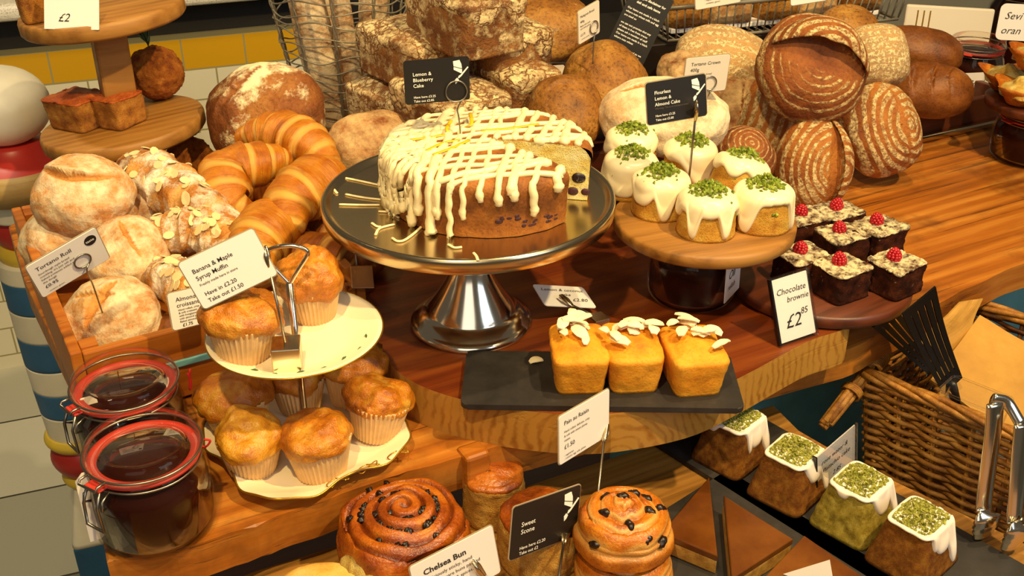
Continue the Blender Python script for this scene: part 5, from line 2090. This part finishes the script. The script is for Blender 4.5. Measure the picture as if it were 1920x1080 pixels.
t = thing('cake_slice', 'brown cake cut off by the top of the picture on the top oak tier', 'cake', (D0.x - .062, D0.y - .035, zt + .001 + askew(D0.x - .062)), (Matrix.Rotation(R_(-TILT), 3, 'Y') @ Matrix.Rotation(R_(30), 3, 'Z')).to_euler())
obj('slice_body', solid_mesh(Solid(.035, .030, .045, 1.02, 8, .08, .003), .002, 45, 9, 72, 34, .0008), M['slice_side'], t)
card('white handwritten card propped on the top oak tier', (D0.x - .004, D0.y - .098, zt + .020), (66, 0, -4), .074, .050, 'white_card', [('£2', .25, .80, .30, 0, .35)], r=.001, edge=False)

# ================================================================== bread at the back
GB = 'round loaves piled at the back'
loaf('boule', 'floury brown boule with wide white scored patches, back of the crate', 'loaf', W(500, 218, 1.50), (.088, .080, .062), (-.05, -.75, .66), .25, M['boule'], 41, 2.1, .7, .05, None, [(-.9, -.25, .2, .75, .08, .12, .4), (-.1, -.8, .75, .55, .08, .12, .5)], GB)
loaf('oval_loaf', 'low oval brown loaf dusted with flour, left of the lemon cake', 'loaf', W(694, 274, 1.42), (.066, .052, .044), (0, -.35, .95), .35, M['dusty_bread'], 42, 2.2, .7, .05, None, [], GB)

tag(obj('display_step', box(0, .40, 0, .24, 0, .082, .003), M['dark_wood'], None, (-.125, 1.36, .0004), R_(9)), 'low dark wooden step behind the lemon cake carrying the rye stack and brown loaves', 'step')
TL = [
    ((842, 98), 1.45, (.054, .083), .078, 35, 'rye tin loaf on top of the stack, its floury crust cracked'),
    ((747, 160), 1.50, (.054, .080), .070, 38, 'rye tin loaf at the left of the second layer, under the top loaf'),
    ((905, 152), 1.49, (.050, .078), .074, 33, 'rye tin loaf at the right of the second layer behind the lemon cake sign'),
    ((815, 276), 1.40, (.056, .080), .074, 36, 'rye tin loaf behind the lemon cake sign, near the bottom of the stack'),
    ((935, 214), 1.45, (.044, .070), .062, 28, 'small rye tin loaf at the lower right of the stack'),
    ((955, 272), 1.44, (.044, .060), .034, 25, 'rye tin loaf lowest right, only its floury top showing above the lemon cake'),
    ((716, 302), 1.50, (.046, .070), .100, 42, 'dark rye tin loaf at the bottom left of the stack by the wire basket'),
]
for k, (px, Y, half, h, yaw, lb) in enumerate(TL):
    p = W(px[0], px[1], Y)
    tin_loaf(lb, (p.x + .02, p.y + .05, p.z), half, h, yaw, 51 + k)

loaf('boule', 'big plain brown round loaf sitting on jars behind the rye stack', 'loaf', W(1018, 52, 1.72), (.082, .078, .052), (0, -.25, 1), .2, M['brown_bread'], 61, 2.1, .7, .05, None, [(-.3, .1, .5, .3, .1, .1, .7)], GB)
loaf('boule', 'smooth brown loaf with a sign pick stuck in its top', 'loaf', W(1135, 160, 1.50), (.072, .060, .056), (-.35, -.45, .8), -.6, M['brown_bread'], 62, 2.2, .7, .04, None, [], GB)
loaf('boule', 'brown loaf with small floury patches just behind the cut lemon cake', 'loaf', W(1060, 214, 1.40), (.052, .056, .046), (-.1, -.6, .8), .2, M['brown_bread'], 66, 2.2, .7, .05, None, [(-.5, .2, .5, .3, .15, .1, .4)], GB)
loaf('boule', 'tall brown loaf right of the rye stack with flour at its foot', 'loaf', W(972, 160, 1.63), (.050, .060, .055), (-.1, -.5, .8), .1, M['brown_bread'], 64, 2.2, .7, .05, None, [], GB)
loaf('oval_loaf', 'pale floury oval loaf behind the iced almond cakes', 'loaf', W(1245, 222, 1.37), (.088, .058, .046), (-.05, -.5, .85), -.06, M['pale_bread'], 65, 2.2, .75, .05, None, [(-.7, .15, .3, .35, .12, .08, .5)], GB)
GS = 'flour ringed sourdough loaves at the back right'
loaf('sourdough_loaf', 'striped sourdough loaf lying on its side at the top left of the pile', 'loaf', W(1356, 116, 1.70), (.082, .060, .052), (.15, -.45, .85), -.45, M['ring_white'], 71, 2.2, .75, .05, ('long', 6.5), [], GS)
loaf('sourdough_loaf', 'large sourdough loaf on top of the pile, its crust curled open', 'loaf', W(1522, 130, 1.53), (.082, .080, .052), (.05, -.88, .5), -.36, M['ring_brown'], 72, 2.2, .75, .04, ('round', 7.5), [(-.90, .10, .85, .10, .30, .60, 1.0)], GS, flap=(-.88, .10, .86, .10, .34, .46, .026, .16, M['ring_bread']))
loaf('sourdough_loaf', 'pale square-ended sourdough loaf with fine flour lines, right of the pile top', 'loaf', W(1640, 106, 1.68), (.052, .054, .046), (.25, -.75, .55), 1.5, M['ring_white'], 73, 3.2, .8, .04, ('cross', 9), [], GS)
loaf('sourdough_loaf', 'sourdough loaf with a floury spiral at the right end of the pile', 'loaf', W(1648, 244, 1.60), (.064, .074, .050), (.15, -.85, .45), .35, M['ring_bread'], 74, 2.3, .75, .05, ('off', 8), [(.15, -.85, .4, .8, .12, .2, .7)], GS)
loaf('sourdough_loaf', 'sourdough loaf standing on its end in front, split with a sharp ear', 'loaf', W(1523, 308, 1.47), (.054, .066, .046), (-.02, -.93, .35), 0, M['ring_bread'], 75, 2.3, .75, .03, ('off', 8), [(.50, .92, .42, -.95, .16, .40, 1.0)], GS, flap=(.42, .94, .40, -.95, .20, .34, .016, .12, M['ring_bread']))
loaf('sourdough_loaf', 'striped sourdough loaf leaning left below the curled loaf', 'loaf', W(1440, 222, 1.61), (.050, .076, .040), (-.15, -.85, .5), -.2, M['ring_bread'], 76, 2.3, .75, .04, ('cross', 6.5), [], GS)
loaf('sourdough_loaf', 'dark brown sourdough loaf with a thin pale seam behind the crown sign', 'loaf', W(1374, 216, 1.64), (.053, .068, .038), (-.25, -.85, .45), .2, M['dusty_bread'], 77, 2.2, .75, .05, None, [(.3, -.9, .45, .8, .1, .05, .6)], GS)
loaf('sourdough_loaf', 'low striped sourdough loaf directly behind the iced cakes', 'loaf', W(1394, 296, 1.40), (.042, .046, .040), (.1, -.6, .8), .4, M['ring_brown'], 78, 2.2, .75, .04, ('round', 6), [], GS)
loaf('seeded_loaf', 'seeded loaf end peeping out between two signs', 'loaf', W(1276, 142, 1.56), (.034, .04, .034), (-.1, -.5, .8), .4, M['dusty_bread'], 79, 2.2, .75, .09, None, [], GB)
loaf('sourdough_loaf', 'brown loaf end showing behind the curled top loaf', 'loaf', W(1592, 58, 1.72), (.05, .05, .034), (.1, -.4, .9), .4, M['brown_bread'], 80, 2.2, .75, .05, None, [], GS)

# dark bloomers on a dark tray, right
GD = 'dark bloomer loaves on the wooden tray'
loaf('bloomer', 'upper dark plain bloomer loaf on the right tray', 'loaf', W(1722, 96, 1.84), (.076, .042, .040), (0, -.5, .85), -.22, M['dark_bread'], 81, 2.4, .75, .03, None, [], GD)
loaf('bloomer', 'lower dark bloomer loaf with three curved slashes on the right tray', 'loaf', W(1736, 170, 1.75), (.078, .048, .044), (0, -.65, .75), -.12, M['dark_bread'], 82, 2.4, .75, .03, None, [(-.45, -.75, -.25, .8, .15, .10, .9), (-.05, -.75, .15, .8, .15, .10, .9), (.35, -.7, .5, .7, .15, .10, .9)], GD)
t0, t1 = G(1682, 272, TZ), G(1868, 230, TZ)
td = (t1 - t0)
ta = math.atan2(td.y, td.x)
tray = thing('bread_tray', 'dark wooden tray under the dark bloomer loaves at the right', 'tray', (t0.x, t0.y, TZ + .0004), ta)
obj('front_board', box(-.02, td.length + .03, .0, .014, 0, .055, .002), M['dark_wood'], tray)
obj('back_board', box(-.02, td.length + .03, .20, .214, 0, .055, .002), M['dark_wood'], tray)
obj('end_board', box(-.02, -.006, .0145, .1995, 0, .055, .002), M['dark_wood'], tray)
obj('end_board', box(td.length + .016, td.length + .03, .0145, .1995, 0, .055, .002), M['dark_wood'], tray)
obj('floor_board', box(-.0055, td.length + .0155, .0145, .1995, 0, .008), M['dark_wood'], tray)
tag(obj('metal_rail', box(-.03, td.length + .05, -.016, -.003, 0, .012, .003), M['steel'], None, (t0.x, t0.y, TZ + .0004), ta), 'shiny metal strip lying along the foot of the dark tray', 'rail')

# jars at the right and pastries
q = G(1928, 296, TZ)
kilner('dark brown jar at the right edge under the cheesy pastries', (q.x, q.y, TZ + .0004), .066, .090, 200, clasp=False, name='jam_jar')
pz = TZ + .0004 + .090
tag(obj('pastry_board', lathe([(0, 0), (.088, 0), (.090, .003), (.090, .011), (.088, .013), (0, .013)], 80), M['dark_wood'], None, (q.x, q.y, pz + .0004)), 'small dark round board on the right jar under the pastries', 'board')


def pointed_tart(label, p, r, yaw, seed, tilt=(0, 0)):
    t = thing('cheese_pastry', label, 'pastry', p, (R_(tilt[0]), R_(tilt[1]), R_(yaw)), 'cheesy filo pastries')
    prof = [(0, 0), (.35, .0), (.55, .004), (.70, .014), (.85, .024), (1.0, .032), (.95, .032), (.80, .025), (.62, .018), (.40, .016), (0.001, .015)]
    V, nt = [], 96
    for (a, z) in prof:
        for k in range(nt):
            th = 2 * PI * k / nt
            pk = .5 + .5 * math.cos(4 * th)
            rr_ = r * a * (1 + (.42 * pk ** 1.5 - .10) * a ** 2)
            zz = z * (r / .045) * (1 + .25 * pk * a) + .0015 * noise.noise(Vector((a * 4, th * 2, seed)))
            V.append((rr_ * math.cos(th), rr_ * math.sin(th), max(0, zz)))
    Fc = []
    for i in range(len(prof) - 1):
        for k in range(nt):
            k2 = (k + 1) % nt
            Fc.append((i * nt + k, i * nt + k2, (i + 1) * nt + k2, (i + 1) * nt + k))
    obj('filo_cup', mk(V, Fc), M['filo'], t)
    S = Solid(r * .80, r * .80, .018, 1.08, 2.2, .5, .012)
    obj('cheese_filling', moved(solid_mesh(S, .004, 60, seed, 60, 28, .001), Matrix.Translation((0, 0, .018 * r / .045))), M['cheese'], t)
    return t


z0 = pz + .0138
pointed_tart('cheesy pointed pastry lowest left on the right jar board', (q.x - .050, q.y - .026, z0), .042, 28, 1)
pointed_tart('cheesy pointed pastry lowest and furthest right', (q.x + .036, q.y - .030, z0), .042, 10, 2)
pointed_tart('cheesy pointed pastry at the back left of the right board', (q.x - .046, q.y + .050, z0), .040, 40, 3)
pointed_tart('cheesy pointed pastry piled on top with the whitest cheese', (q.x - .026, q.y + .004, z0 + .048), .044, 20, 4, (-6, 4))

J2 = W(1826, 120, 2.02)
kilner('clip-top jar with handwritten pale label behind the dark bloomers', (J2.x, J2.y, TZ + .0004), .055, J2.z - TZ + .052, 230, group='jars at the back right', clasp=False)
card('handwritten pale marmalade label on the jar behind the bloomers', (J2.x - .014, J2.y - .067, J2.z - .034), (86, 0, 8), .070, .075, 'pale_card', [('Sevil', .22, .34, .22, 0, .35), ('orang', .26, .62, .20, 0, .35)], edge=False, cat='label', name='jar_label')
J3 = W(1925, 20, 2.17)
kilner('tall dark jar at the top right corner with a hanging tag', (J3.x, J3.y, TZ + .0004), .075, J3.z - TZ + .08, 230, group='jars at the back right', clasp=False)
card('cream paper tag lettered by hand at the top right corner', W(1908, 42, 1.90), (84, 0, -12), .066, .064, 'white_card', [('Sevi', .14, .42, .28, 0, .35), ('oran', .10, .82, .28, 0, .35)], edge=False, cat='tag', name='paper_tag', r=.010)
lc = W(1775, 62, 2.15)
t = thing('folded_cloth', 'folded white cloth with stitched stripes behind the right loaves', 'cloth', (lc.x, lc.y, TZ + .0004), R_(-14))
hcl = lc.z - TZ + .05
obj('cloth', moved(box(-.085, .085, -.006, .006, 0, hcl, .004), Matrix.Rotation(R_(-8), 4, 'X')), M['linen'], t)
for k in range(3):
    obj('stripe', moved(box(-.062 + .012 * k, -.0595 + .012 * k, -.0068, -.0061, .01, hcl - .01), Matrix.Rotation(R_(-8), 4, 'X')), M['gold'], t)

# jars carrying the big brown loaf
for k, (x, lb) in enumerate(((978, 'dark jam jar with red seal under the left of the big brown loaf'), (1046, 'dark jam jar with red seal and tag under the right of the big brown loaf'))):
    p = W(x, 118, 1.74)
    kilner(lb, (p.x, p.y, TZ + .0004), .032, p.z + .022 - TZ, 200, group='jars under the big brown loaf', clasp=False)
paper_tag('plain cream tag with clipped corners on the jar behind the brown loaves', W(1046, 122, 1.66), (1, .2, 0), .040, .040, col='pale_card')

# tall wire basket of baguettes
bb = W(655, 238, 1.72)
wb = thing('wire_basket', 'tall round wire basket holding floured baguettes at the back', 'basket', (bb.x, bb.y, TZ + .0004))
Hb = .40
def brad(z):
    return .066 + .050 * min(1, z / .30)
rng = random.Random(12)
hoops = []
for k in range(24):
    z = .004 + Hb * k / 23
    ph = rng.uniform(0, 6)
    hoops.append(tube([Vector((brad(z) * math.cos(a), brad(z) * math.sin(a), z + .005 * math.sin(a * 3 + ph) + .003 * math.sin(a * 7 + k))) for a in [2 * PI * i / 60 for i in range(60)]], .0013, 5, True))
obj('wire_hoops', join(*hoops), M['grey_wire'], wb)
ups = []
for k in range(11):
    a = 2 * PI * k / 11 + .2
    for s in (1, -1):
        ups.append(tube([Vector((brad(z) * math.cos(a + s * .02 * math.sin(z * 160)), brad(z) * math.sin(a + s * .02 * math.sin(z * 160)), z)) for z in [Hb * i / 60 for i in range(61)]], .0015, 5))
obj('twisted_uprights', join(*ups), M['grey_wire'], wb)
obj('base_ring', tube(circle_path((0, 0, .002), .060, 40), .002, 6, True), M['grey_wire'], wb)


def baguette(label, a, b, r, seed):
    a, b = Vector(a), Vector(b)
    d = (b - a)
    L = d.length
    S = lambda th, x: None
    V, N, seg = [], 60, 28
    for i in range(N + 1):
        u = i / N
        e = math.sin(PI * min(max(u, .003), .997)) ** .38
        for k in range(seg):
            th = 2 * PI * k / seg
            q_ = (u * 5 + .25 * math.sin(th)) % 1
            rr_ = r * e * (1 - .10 * math.exp(-((q_ - .5) / .1) ** 2) * (1 if math.cos(th) > .1 else 0) + .06 * noise.noise(Vector((u * 9, math.cos(th), math.sin(th) + seed))))
            V.append((L * (u - .5), rr_ * math.sin(th), rr_ * math.cos(th)))
    Fc = []
    for i in range(N):
        for k in range(seg):
            k2 = (k + 1) % seg
            Fc.append((i * seg + k, (i + 1) * seg + k, (i + 1) * seg + k2, i * seg + k2))
    Fc.append(tuple(range(seg)))
    Fc.append(tuple(range(N * seg, (N + 1) * seg))[::-1])
    e = d.to_track_quat('X', 'Z').to_euler()
    o = obj('baguette', mk(V, Fc), M['baguette'], None, (a + b) / 2, e)
    return tag(o, label, 'baguette', 'baguettes in the tall wire basket')


bz = TZ + .012
baguette('thick floured baguette at the front left of the wire basket', (bb.x - .014, bb.y - .026, bz), (bb.x - .062, bb.y - .050, bz + .40), .030, 1)
baguette('slim baguette in the middle of the wire basket', (bb.x + .028, bb.y - .034, bz), (bb.x - .002, bb.y - .064, bz + .41), .017, 2)
baguette('floured baguette at the right side of the wire basket', (bb.x + .036, bb.y + .014, bz), (bb.x + .068, bb.y - .010, bz + .40), .026, 3)
baguette('baguette at the back of the wire basket, mostly hidden', (bb.x - .015, bb.y + .032, bz), (bb.x - .020, bb.y + .055, bz + .38), .026, 4)

# black box and the rectangular wire basket of dark loaves
kb = W(1252, 80, 1.80)
wa = R_(18)
kbz = kb.z
tag(obj('display_box', box(-.16, .36, .0, .22, 0, kbz - TZ - .001, .003), M['dark_panel'], None, (kb.x, kb.y, TZ + .0004), wa), 'black box behind the loaves carrying the long wire basket', 'box')
rb = thing('bread_basket', 'long grey wire basket of dark loaves at the top right', 'basket', (kb.x, kb.y, kbz), wa)
Lb, Wb, Hh = .46, .19, .062
for z, ex in ((Hh, .012), (.003, 0)):
    P = [Vector((-ex, -ex, z)), Vector((Lb + ex, -ex, z)), Vector((Lb + ex, Wb + ex, z)), Vector((-ex, Wb + ex, z))]
    path = []
    for a, b in zip(P, P[1:] + P[:1]):
        path += [a.lerp(b, i / 12) for i in range(12)]
    obj('rim_wire' if z > .01 else 'base_wire', tube(path, .0042 if z > .01 else .003, 8, True), M['grey_wire'], rb)
vw = []
n = 30
for k in range(n + 1):
    x = Lb * k / n
    vw.append(tube([(x, 0, .003), (x + (x / Lb - .5) * .02, -.012, Hh)], .0014, 5))
    vw.append(tube([(x, Wb, .003), (x + (x / Lb - .5) * .02, Wb + .012, Hh)], .0014, 5))
    vw.append(tube([(x, 0, .003), (x, Wb, .003)], .0014, 5))
for k in range(12):
    y = Wb * k / 11
    vw.append(tube([(0, y, .003), (-.012, y, Hh)], .0014, 5))
    vw.append(tube([(Lb, y, .003), (Lb + .012, y, Hh)], .0014, 5))
vo = obj('wire_bars', join(*vw), M['grey_wire'], rb)
tag(obj('liner_tray', box(.02, Lb - .02, .03, Wb - .03, .0046, .014, .002), M['white_card'], None, (kb.x, kb.y, kbz), wa), 'white liner tray on the floor of the long wire basket', 'tray')
wx = Vector((math.cos(wa), math.sin(wa), 0))
wyv = Vector((-wx.y, wx.x, 0))
for k in range(5):
    c = kb + wx * (.055 + .088 * k) + wyv * .09
    lbs = ['dark tin loaf at the left end of the long wire basket', 'second dark tin loaf from the left in the long wire basket', 'dark tin loaf in the middle of the long wire basket', 'second dark tin loaf from the right in the long wire basket', 'dark tin loaf at the right end of the long wire basket']
    o = obj('tin_loaf', solid_mesh(Solid(.040, .062, .098, 1.04, 6, .2, .014), .003, 26, 90 + k, 72, 34, .0008), M['dusty_bread'] if k % 2 else M['brown_bread'], None, (c.x, c.y, kbz + .0144), wa + .08 * (-1) ** k)
    tag(o, lbs[k], 'loaf', 'dark tin loaves in the long wire basket')

# tall black leaflet board leaning behind the loaves
e_ = Euler((R_(78), R_(22), R_(-14)))
lp_ = W(1186, 72, 1.60)
lb_ = thing('menu_board', 'tall black leaflet with lines of white print leaning behind the loaves', 'sign', lp_, e_)
bw2, bh2 = .064, .150
obj('board', prism(round_rect(bw2, bh2, .001), -.002, .002), M['black_card'], lb_)
L_ = [('Allergen disclaimer for', -.022, .058, .0052, .02, 0), ('deli and cafe items', -.018, .050, .0052, .02, 0)]
rngt = random.Random(5)
words_ = 'Our items are made in a kitchen where nuts wheat milk and eggs are used so we can not promise that any of them is free from traces please ask a member of staff'.split()
y = .038
wi = 0
for para in (3, 5, 7):
    for k in range(para):
        s = ''
        nchar = 27 if k < para - 1 else 12
        while len(s) < nchar:
            s += words_[wi % len(words_)] + ' '
            wi += 1
        L_.append((s.strip()[:29], -.027, y, .0043, .012, 0))
        y -= .0058
    y -= .006
obj('lettering', moved(text_mesh(L_), Matrix.Translation((0, 0, .0023))), M['white_ink'], lb_)


# ================================================================== cards and their holders
def cpt(t, u, v, dz=0.0):
    """point on a card in world space; u to the right and v up from its middle, in metres"""
    return Vector(t.location) + t.rotation_euler.to_matrix() @ Vector((u, v, dz))


def caxes(t):
    m = t.rotation_euler.to_matrix()
    return m @ Vector((1, 0, 0)), m @ Vector((0, 1, 0))


SL = .030
c = card('small white Tortano roll sign held over the floured rolls', (-.436, .93, .153), (108, -16, 40), .074, .048, 'white_card', [('Tortano Roll', .09, .25, .15, 0, 0), ('£0.95', .09, .80, .13, .004, 0)], logo=True,
         small=[('Sourdough style bread', .09, .38, .075, .005, 0), ("crackling, it's just salt and", .09, .47, .075, .005, 0), ('baked potatoes added to', .09, .56, .075, .005, 0), ('the dough', .09, .65, .075, .005, 0), ('- contains: gluten', .09, .93, .055, .004, 0)])
ax_, ay_ = caxes(c)
q = G(188, 568, .062)
ring_holder('wire pick with a loop stuck in the nearest floured roll', q, cpt(c, .012, -.006, .0018), ax_, ay_, .0085)

card('almond croissant sign tucked behind the banana muffin sign', (-.333, .97, .080), (83, 2, 33), .052, .041, 'white_card', [('Almond', .14, .25, .16, .004, 0), ('croissant', .14, .41, .16, .004, 0), ('£1.75', .20, .95, .12, .015, 0)],
     small=[('Hand rolled, crisp', .16, .51, .075, .01, 0), ('& soft croissant', .16, .59, .075, .01, 0), ('with frangipane', .16, .67, .075, .01, 0), ('with almond paste &', .16, .75, .075, .01, 0), ('flaked almonds.', .16, .83, .075, .01, 0)])

c = card('white banana and maple syrup muffin sign above the upper plate', (-.259, .86, .183), (80, -20, 18), .0735, .049, 'white_card', [('Banana & Maple', .10, .30, .125, .004, 0), ('Syrup Muffin', .10, .45, .125, .004, 0), ('Have in £2.20', .10, .78, .115, .004, 0), ('Take out £1.50', .10, .92, .115, .004, 0)],
         small=[('Freshly made here in store', .10, .57, .070, .008, 0)])
cb = G(541, 688, mt)
clip_holder('metal cube clip stand on the upper china plate', (cb.x, cb.y, mt + .0004), cpt(c, .034, -.012, -.003), True, cube_rot=8, cube_size=.027, clip_len=.018)

c = card('black lemon and blueberry cake sign above the drizzled cake', (-.079, 1.09, .286), (88, 0, 15), .070, .047, 'black_card', [('Lemon &', .13, .36, .115, .004, 0), ('Blueberry', .13, .49, .115, .004, 0), ('Cake', .13, .62, .115, .004, 0), ('Have here £3.25', .13, .87, .075, .004, 0), ('Take out £2.85', .13, .96, .075, .004, 0)], ink='white_ink', icon=True, edge=False)
ax_, ay_ = caxes(c)
rc = cpt(c, .020, -.013, .0020)
ring_holder('wire pick with a loop standing in the top of the lemon cake', (rc.x + .004, rc.y - .004, hp + CH + .006), rc, ax_, ay_, .0115)

c = card('black flourless lemon and almond cake sign over the iced cakes', (.180, 1.12, .255), (82, -4, 16), .070, .046, 'black_card', [('Flourless', .13, .30, .115, .004, 0), ('Lemon &', .13, .44, .115, .004, 0), ('Almond Cake', .13, .58, .115, .004, 0), ('Have here £3.25', .13, .84, .075, .004, 0), ('Take out £2.85', .13, .94, .075, .004, 0)], ink='white_ink', icon=True, edge=True,
         small=[('Warning: This is an indulgent treat!', .13, .66, .060, .004, 0)])
q = bp(1288, 372)
clip_holder('metal clip on a wire standing among the iced almond cakes', (q[0], q[1], q[2] + .0004), cpt(c, .020, -.022, .003), False, foot_down=0, clip_len=.024)

c = card('white crown bread sign, partly behind the flourless cake sign', (.249, 1.33, .216), (96, 0, 18), .062, .049, 'pale_card', [('Tortano Crown', .12, .22, .13, 0, 0), ('400g', .12, .38, .13, 0, 0)], small=[('Sourdough style bread', .12, .50, .07, .004, 0), ('crackling, with', .12, .59, .07, .004, 0)])
ax_, ay_ = caxes(c)
rc = cpt(c, .006, -.012, .0020)
ring_holder('wire pick holding the crown bread sign', (rc.x - .002, rc.y + .02, .150), rc, ax_, ay_, .0095)
c = card('narrow white bread sign seen at an angle on the brown loaf', (.105, 1.45, .251), (93, -9, 49), .047, .047, 'pale_card', [('Multigrain Bread', .08, .22, .10, 0, 0), ('400g', .08, .38, .10, 0, 0), ('£2.75', .08, .78, .10, 0, 0)], small=[('Made with seeds', .08, .50, .07, .004, 0), ('and whole grains', .08, .58, .07, .004, 0), ('- contains: gluten', .08, .90, .06, .004, 0)])
ax_, ay_ = caxes(c)
rc = cpt(c, .009, -.010, .0020)
ring_holder('wire pick stuck in the top of the smooth brown loaf', W(1112, 104, 1.455), rc, ax_, ay_, .0088)

c = card('handwritten coconut cake price card lying back above the slate', (.062, 1.10, .019), (6, 14, 20), .068, .045, 'white_card', [('Lemon & coconut', .10, .28, .17, -.0, .35), ('cake', .42, .50, .17, 0, .35), ('£2.80', .60, .74, .20, 0, .35)], r=.004, edge=False)
q = G(1121, 622, .0)
clip_holder('metal cube clip stand lying behind the coconut cakes', (q.x, q.y, .0004), cpt(c, -.002, -.021, .003), True, cube_rot=28, cube_size=.020, clip_len=.018)

c = card('white raisin pastry sign on a tall wire, turned to the left', (.072, .86, .006), (85, 3, 46), .076, .054, 'white_card', [('Pain au Raisin', .09, .22, .125, 0, 0), ('£1.50', .09, .72, .13, 0, 0)], small=[('Hand rolled, delicate, crisp', .09, .38, .065, .004, 0), ('& soft with sweet plump', .09, .47, .065, .004, 0), ('raisins', .09, .56, .065, .004, 0), ('- vegetarian', .09, .87, .055, .004, 0), ('- contains: egg, milk, gluten', .09, .94, .055, .004, 0)])
q = G(1122, 918, SH + .088)
clip_holder('metal clip on a wire stuck in the back of the upper raisin pastry', q, cpt(c, .028, -.024, .003), False, clip_len=.026, foot_down=.02)

c = card('black sweet scone sign in front of the scones', (.032, .78, -.047), (84, 10, 38), .084, .056, 'black_card', [('Sweet', .13, .42, .125, .004, 0), ('Scone', .13, .56, .125, .004, 0), ('Have here £2.20', .13, .86, .085, .004, 0), ('Take out £2', .13, .96, .085, .004, 0)], ink='white_ink', icon=True, edge=True)
q = G(1052, 1110, SH + .06)
clip_holder('metal clip on a wire rising from the front scone', (q.x - .004, q.y, q.z), cpt(c, .024, -.024, .003), False, clip_len=.024)
c = card('white Chelsea bun sign in front of the sticky bun', (-.051, .73, -.060), (85, -6, 32), .086, .057, 'white_card', [('Chelsea Bun', .13, .28, .155, .02, 0), ], small=[('Deliciously sticky, hand', .13, .42, .092, .004, 0), ('rolled, square buns packed', .13, .54, .092, .004, 0), ('with currants & spices.', .13, .66, .092, .004, 0)])
q = G(905, 1120, SH + .02)
clip_holder('metal clip holding the Chelsea bun sign at the bottom edge', (.0, .745, SH + .0004), cpt(c, .024, -.018, .003), True, clip_len=.024)

# signs in clear stands
c = card('handwritten chocolate brownie price sign in a clear frame', (.317, 1.041, .0385), (68, -2, 27), .050, .073, 'white_card', [('Chocolate', .08, .26, .135, 0, .25), ('brownie', .34, .40, .125, 0, .25), ('£2', .20, .80, .30, 0, .25), ('.85', .62, .64, .14, 0, .25)], r=.0008, edge=False)
e = c.rotation_euler.copy()
t = thing('acrylic_stand', 'clear plastic frame and foot of the chocolate brownie sign', 'sign holder', c.location, e)
obj('front_sheet', prism(round_rect(.056, .079, .001), .0006, .0022), M['acrylic'], t)
obj('back_sheet', prism(round_rect(.056, .079, .001), -.0030, -.0010), M['acrylic'], t)
for sx_ in (-1, 1):
    obj('side_edge', box(sx_ * .0262 - .0011, sx_ * .0262 + .0011, -.0385, .0385, -.0030, .0022), M['black_plastic'] if sx_ < 0 else M['acrylic'], t)
obj('foot', moved(prism(round_rect(.056, .034, .001), -.001, .001), Matrix.Translation((0, -.0365, -.016)) @ Matrix.Rotation(R_(-68), 4, 'X')), M['acrylic'], t)
c = card('handwritten pistachio cake sign in a clear frame between the loaves', (.353, .926, -.0885), (87, -10, 40), .068, .057, 'white_card', [('rose water &', .12, .30, .15, 0, .35), ('Pistachio cake', .14, .52, .15, 0, .35), ('2.85', .40, .78, .15, 0, .35)], r=.0008, edge=False)
t = thing('acrylic_stand', 'clear plastic frame of the pistachio cake sign', 'sign holder', c.location, c.rotation_euler.copy())
obj('front_sheet', prism(round_rect(.073, .062, .001), .0006, .0022), M['acrylic'], t)
obj('side_edge', box(-.0366, -.0347, -.031, .031, -.0030, .0022), M['black_plastic'], t)

q = W(1345, -22, 1.74)
card('white bread sign hanging on the left of the long wire basket', (q.x, q.y, q.z), (84, -6, 15), .078, .056, 'pale_card', [('Date Loaf', .10, .25, .13, 0, 0)], small=[('- vegetarian', .20, .80, .07, .004, 0), ('- contains: gluten', .20, .89, .07, .004, 0)])
q = W(1516, -22, 1.79)
card('white bread sign hanging further right on the long wire basket', (q.x, q.y, q.z), (84, -6, 10), .062, .048, 'white_card', [('Rye Loaf', .10, .25, .13, 0, 0)])

# cube clip lying on the pastries by the stand rim
q = W(671, 524, 1.10)
t = thing('card_clip', 'metal cube clip stand tipped over on the crate edge below the steel rim', 'card holder', q, Euler((R_(-38), R_(14), R_(28))))
obj('cube_base', box(-.014, .014, -.014, .014, -.014, .014, .0012), M['steel'], t)
obj('stem', tube([(0, 0, .010), (0.002, 0.004, .055)], .0013, 8), M['wire'], t)

card('white handwritten label on the jar beneath the iced cake board', W(1374, 522, 1.100), (88, 0, 58), .046, .046, 'white_card', [('Oli', .16, .42, .34, 0, .3), ('relish', .14, .72, .22, 0, .3)], r=.001, edge=False, cat='label', name='jar_label')
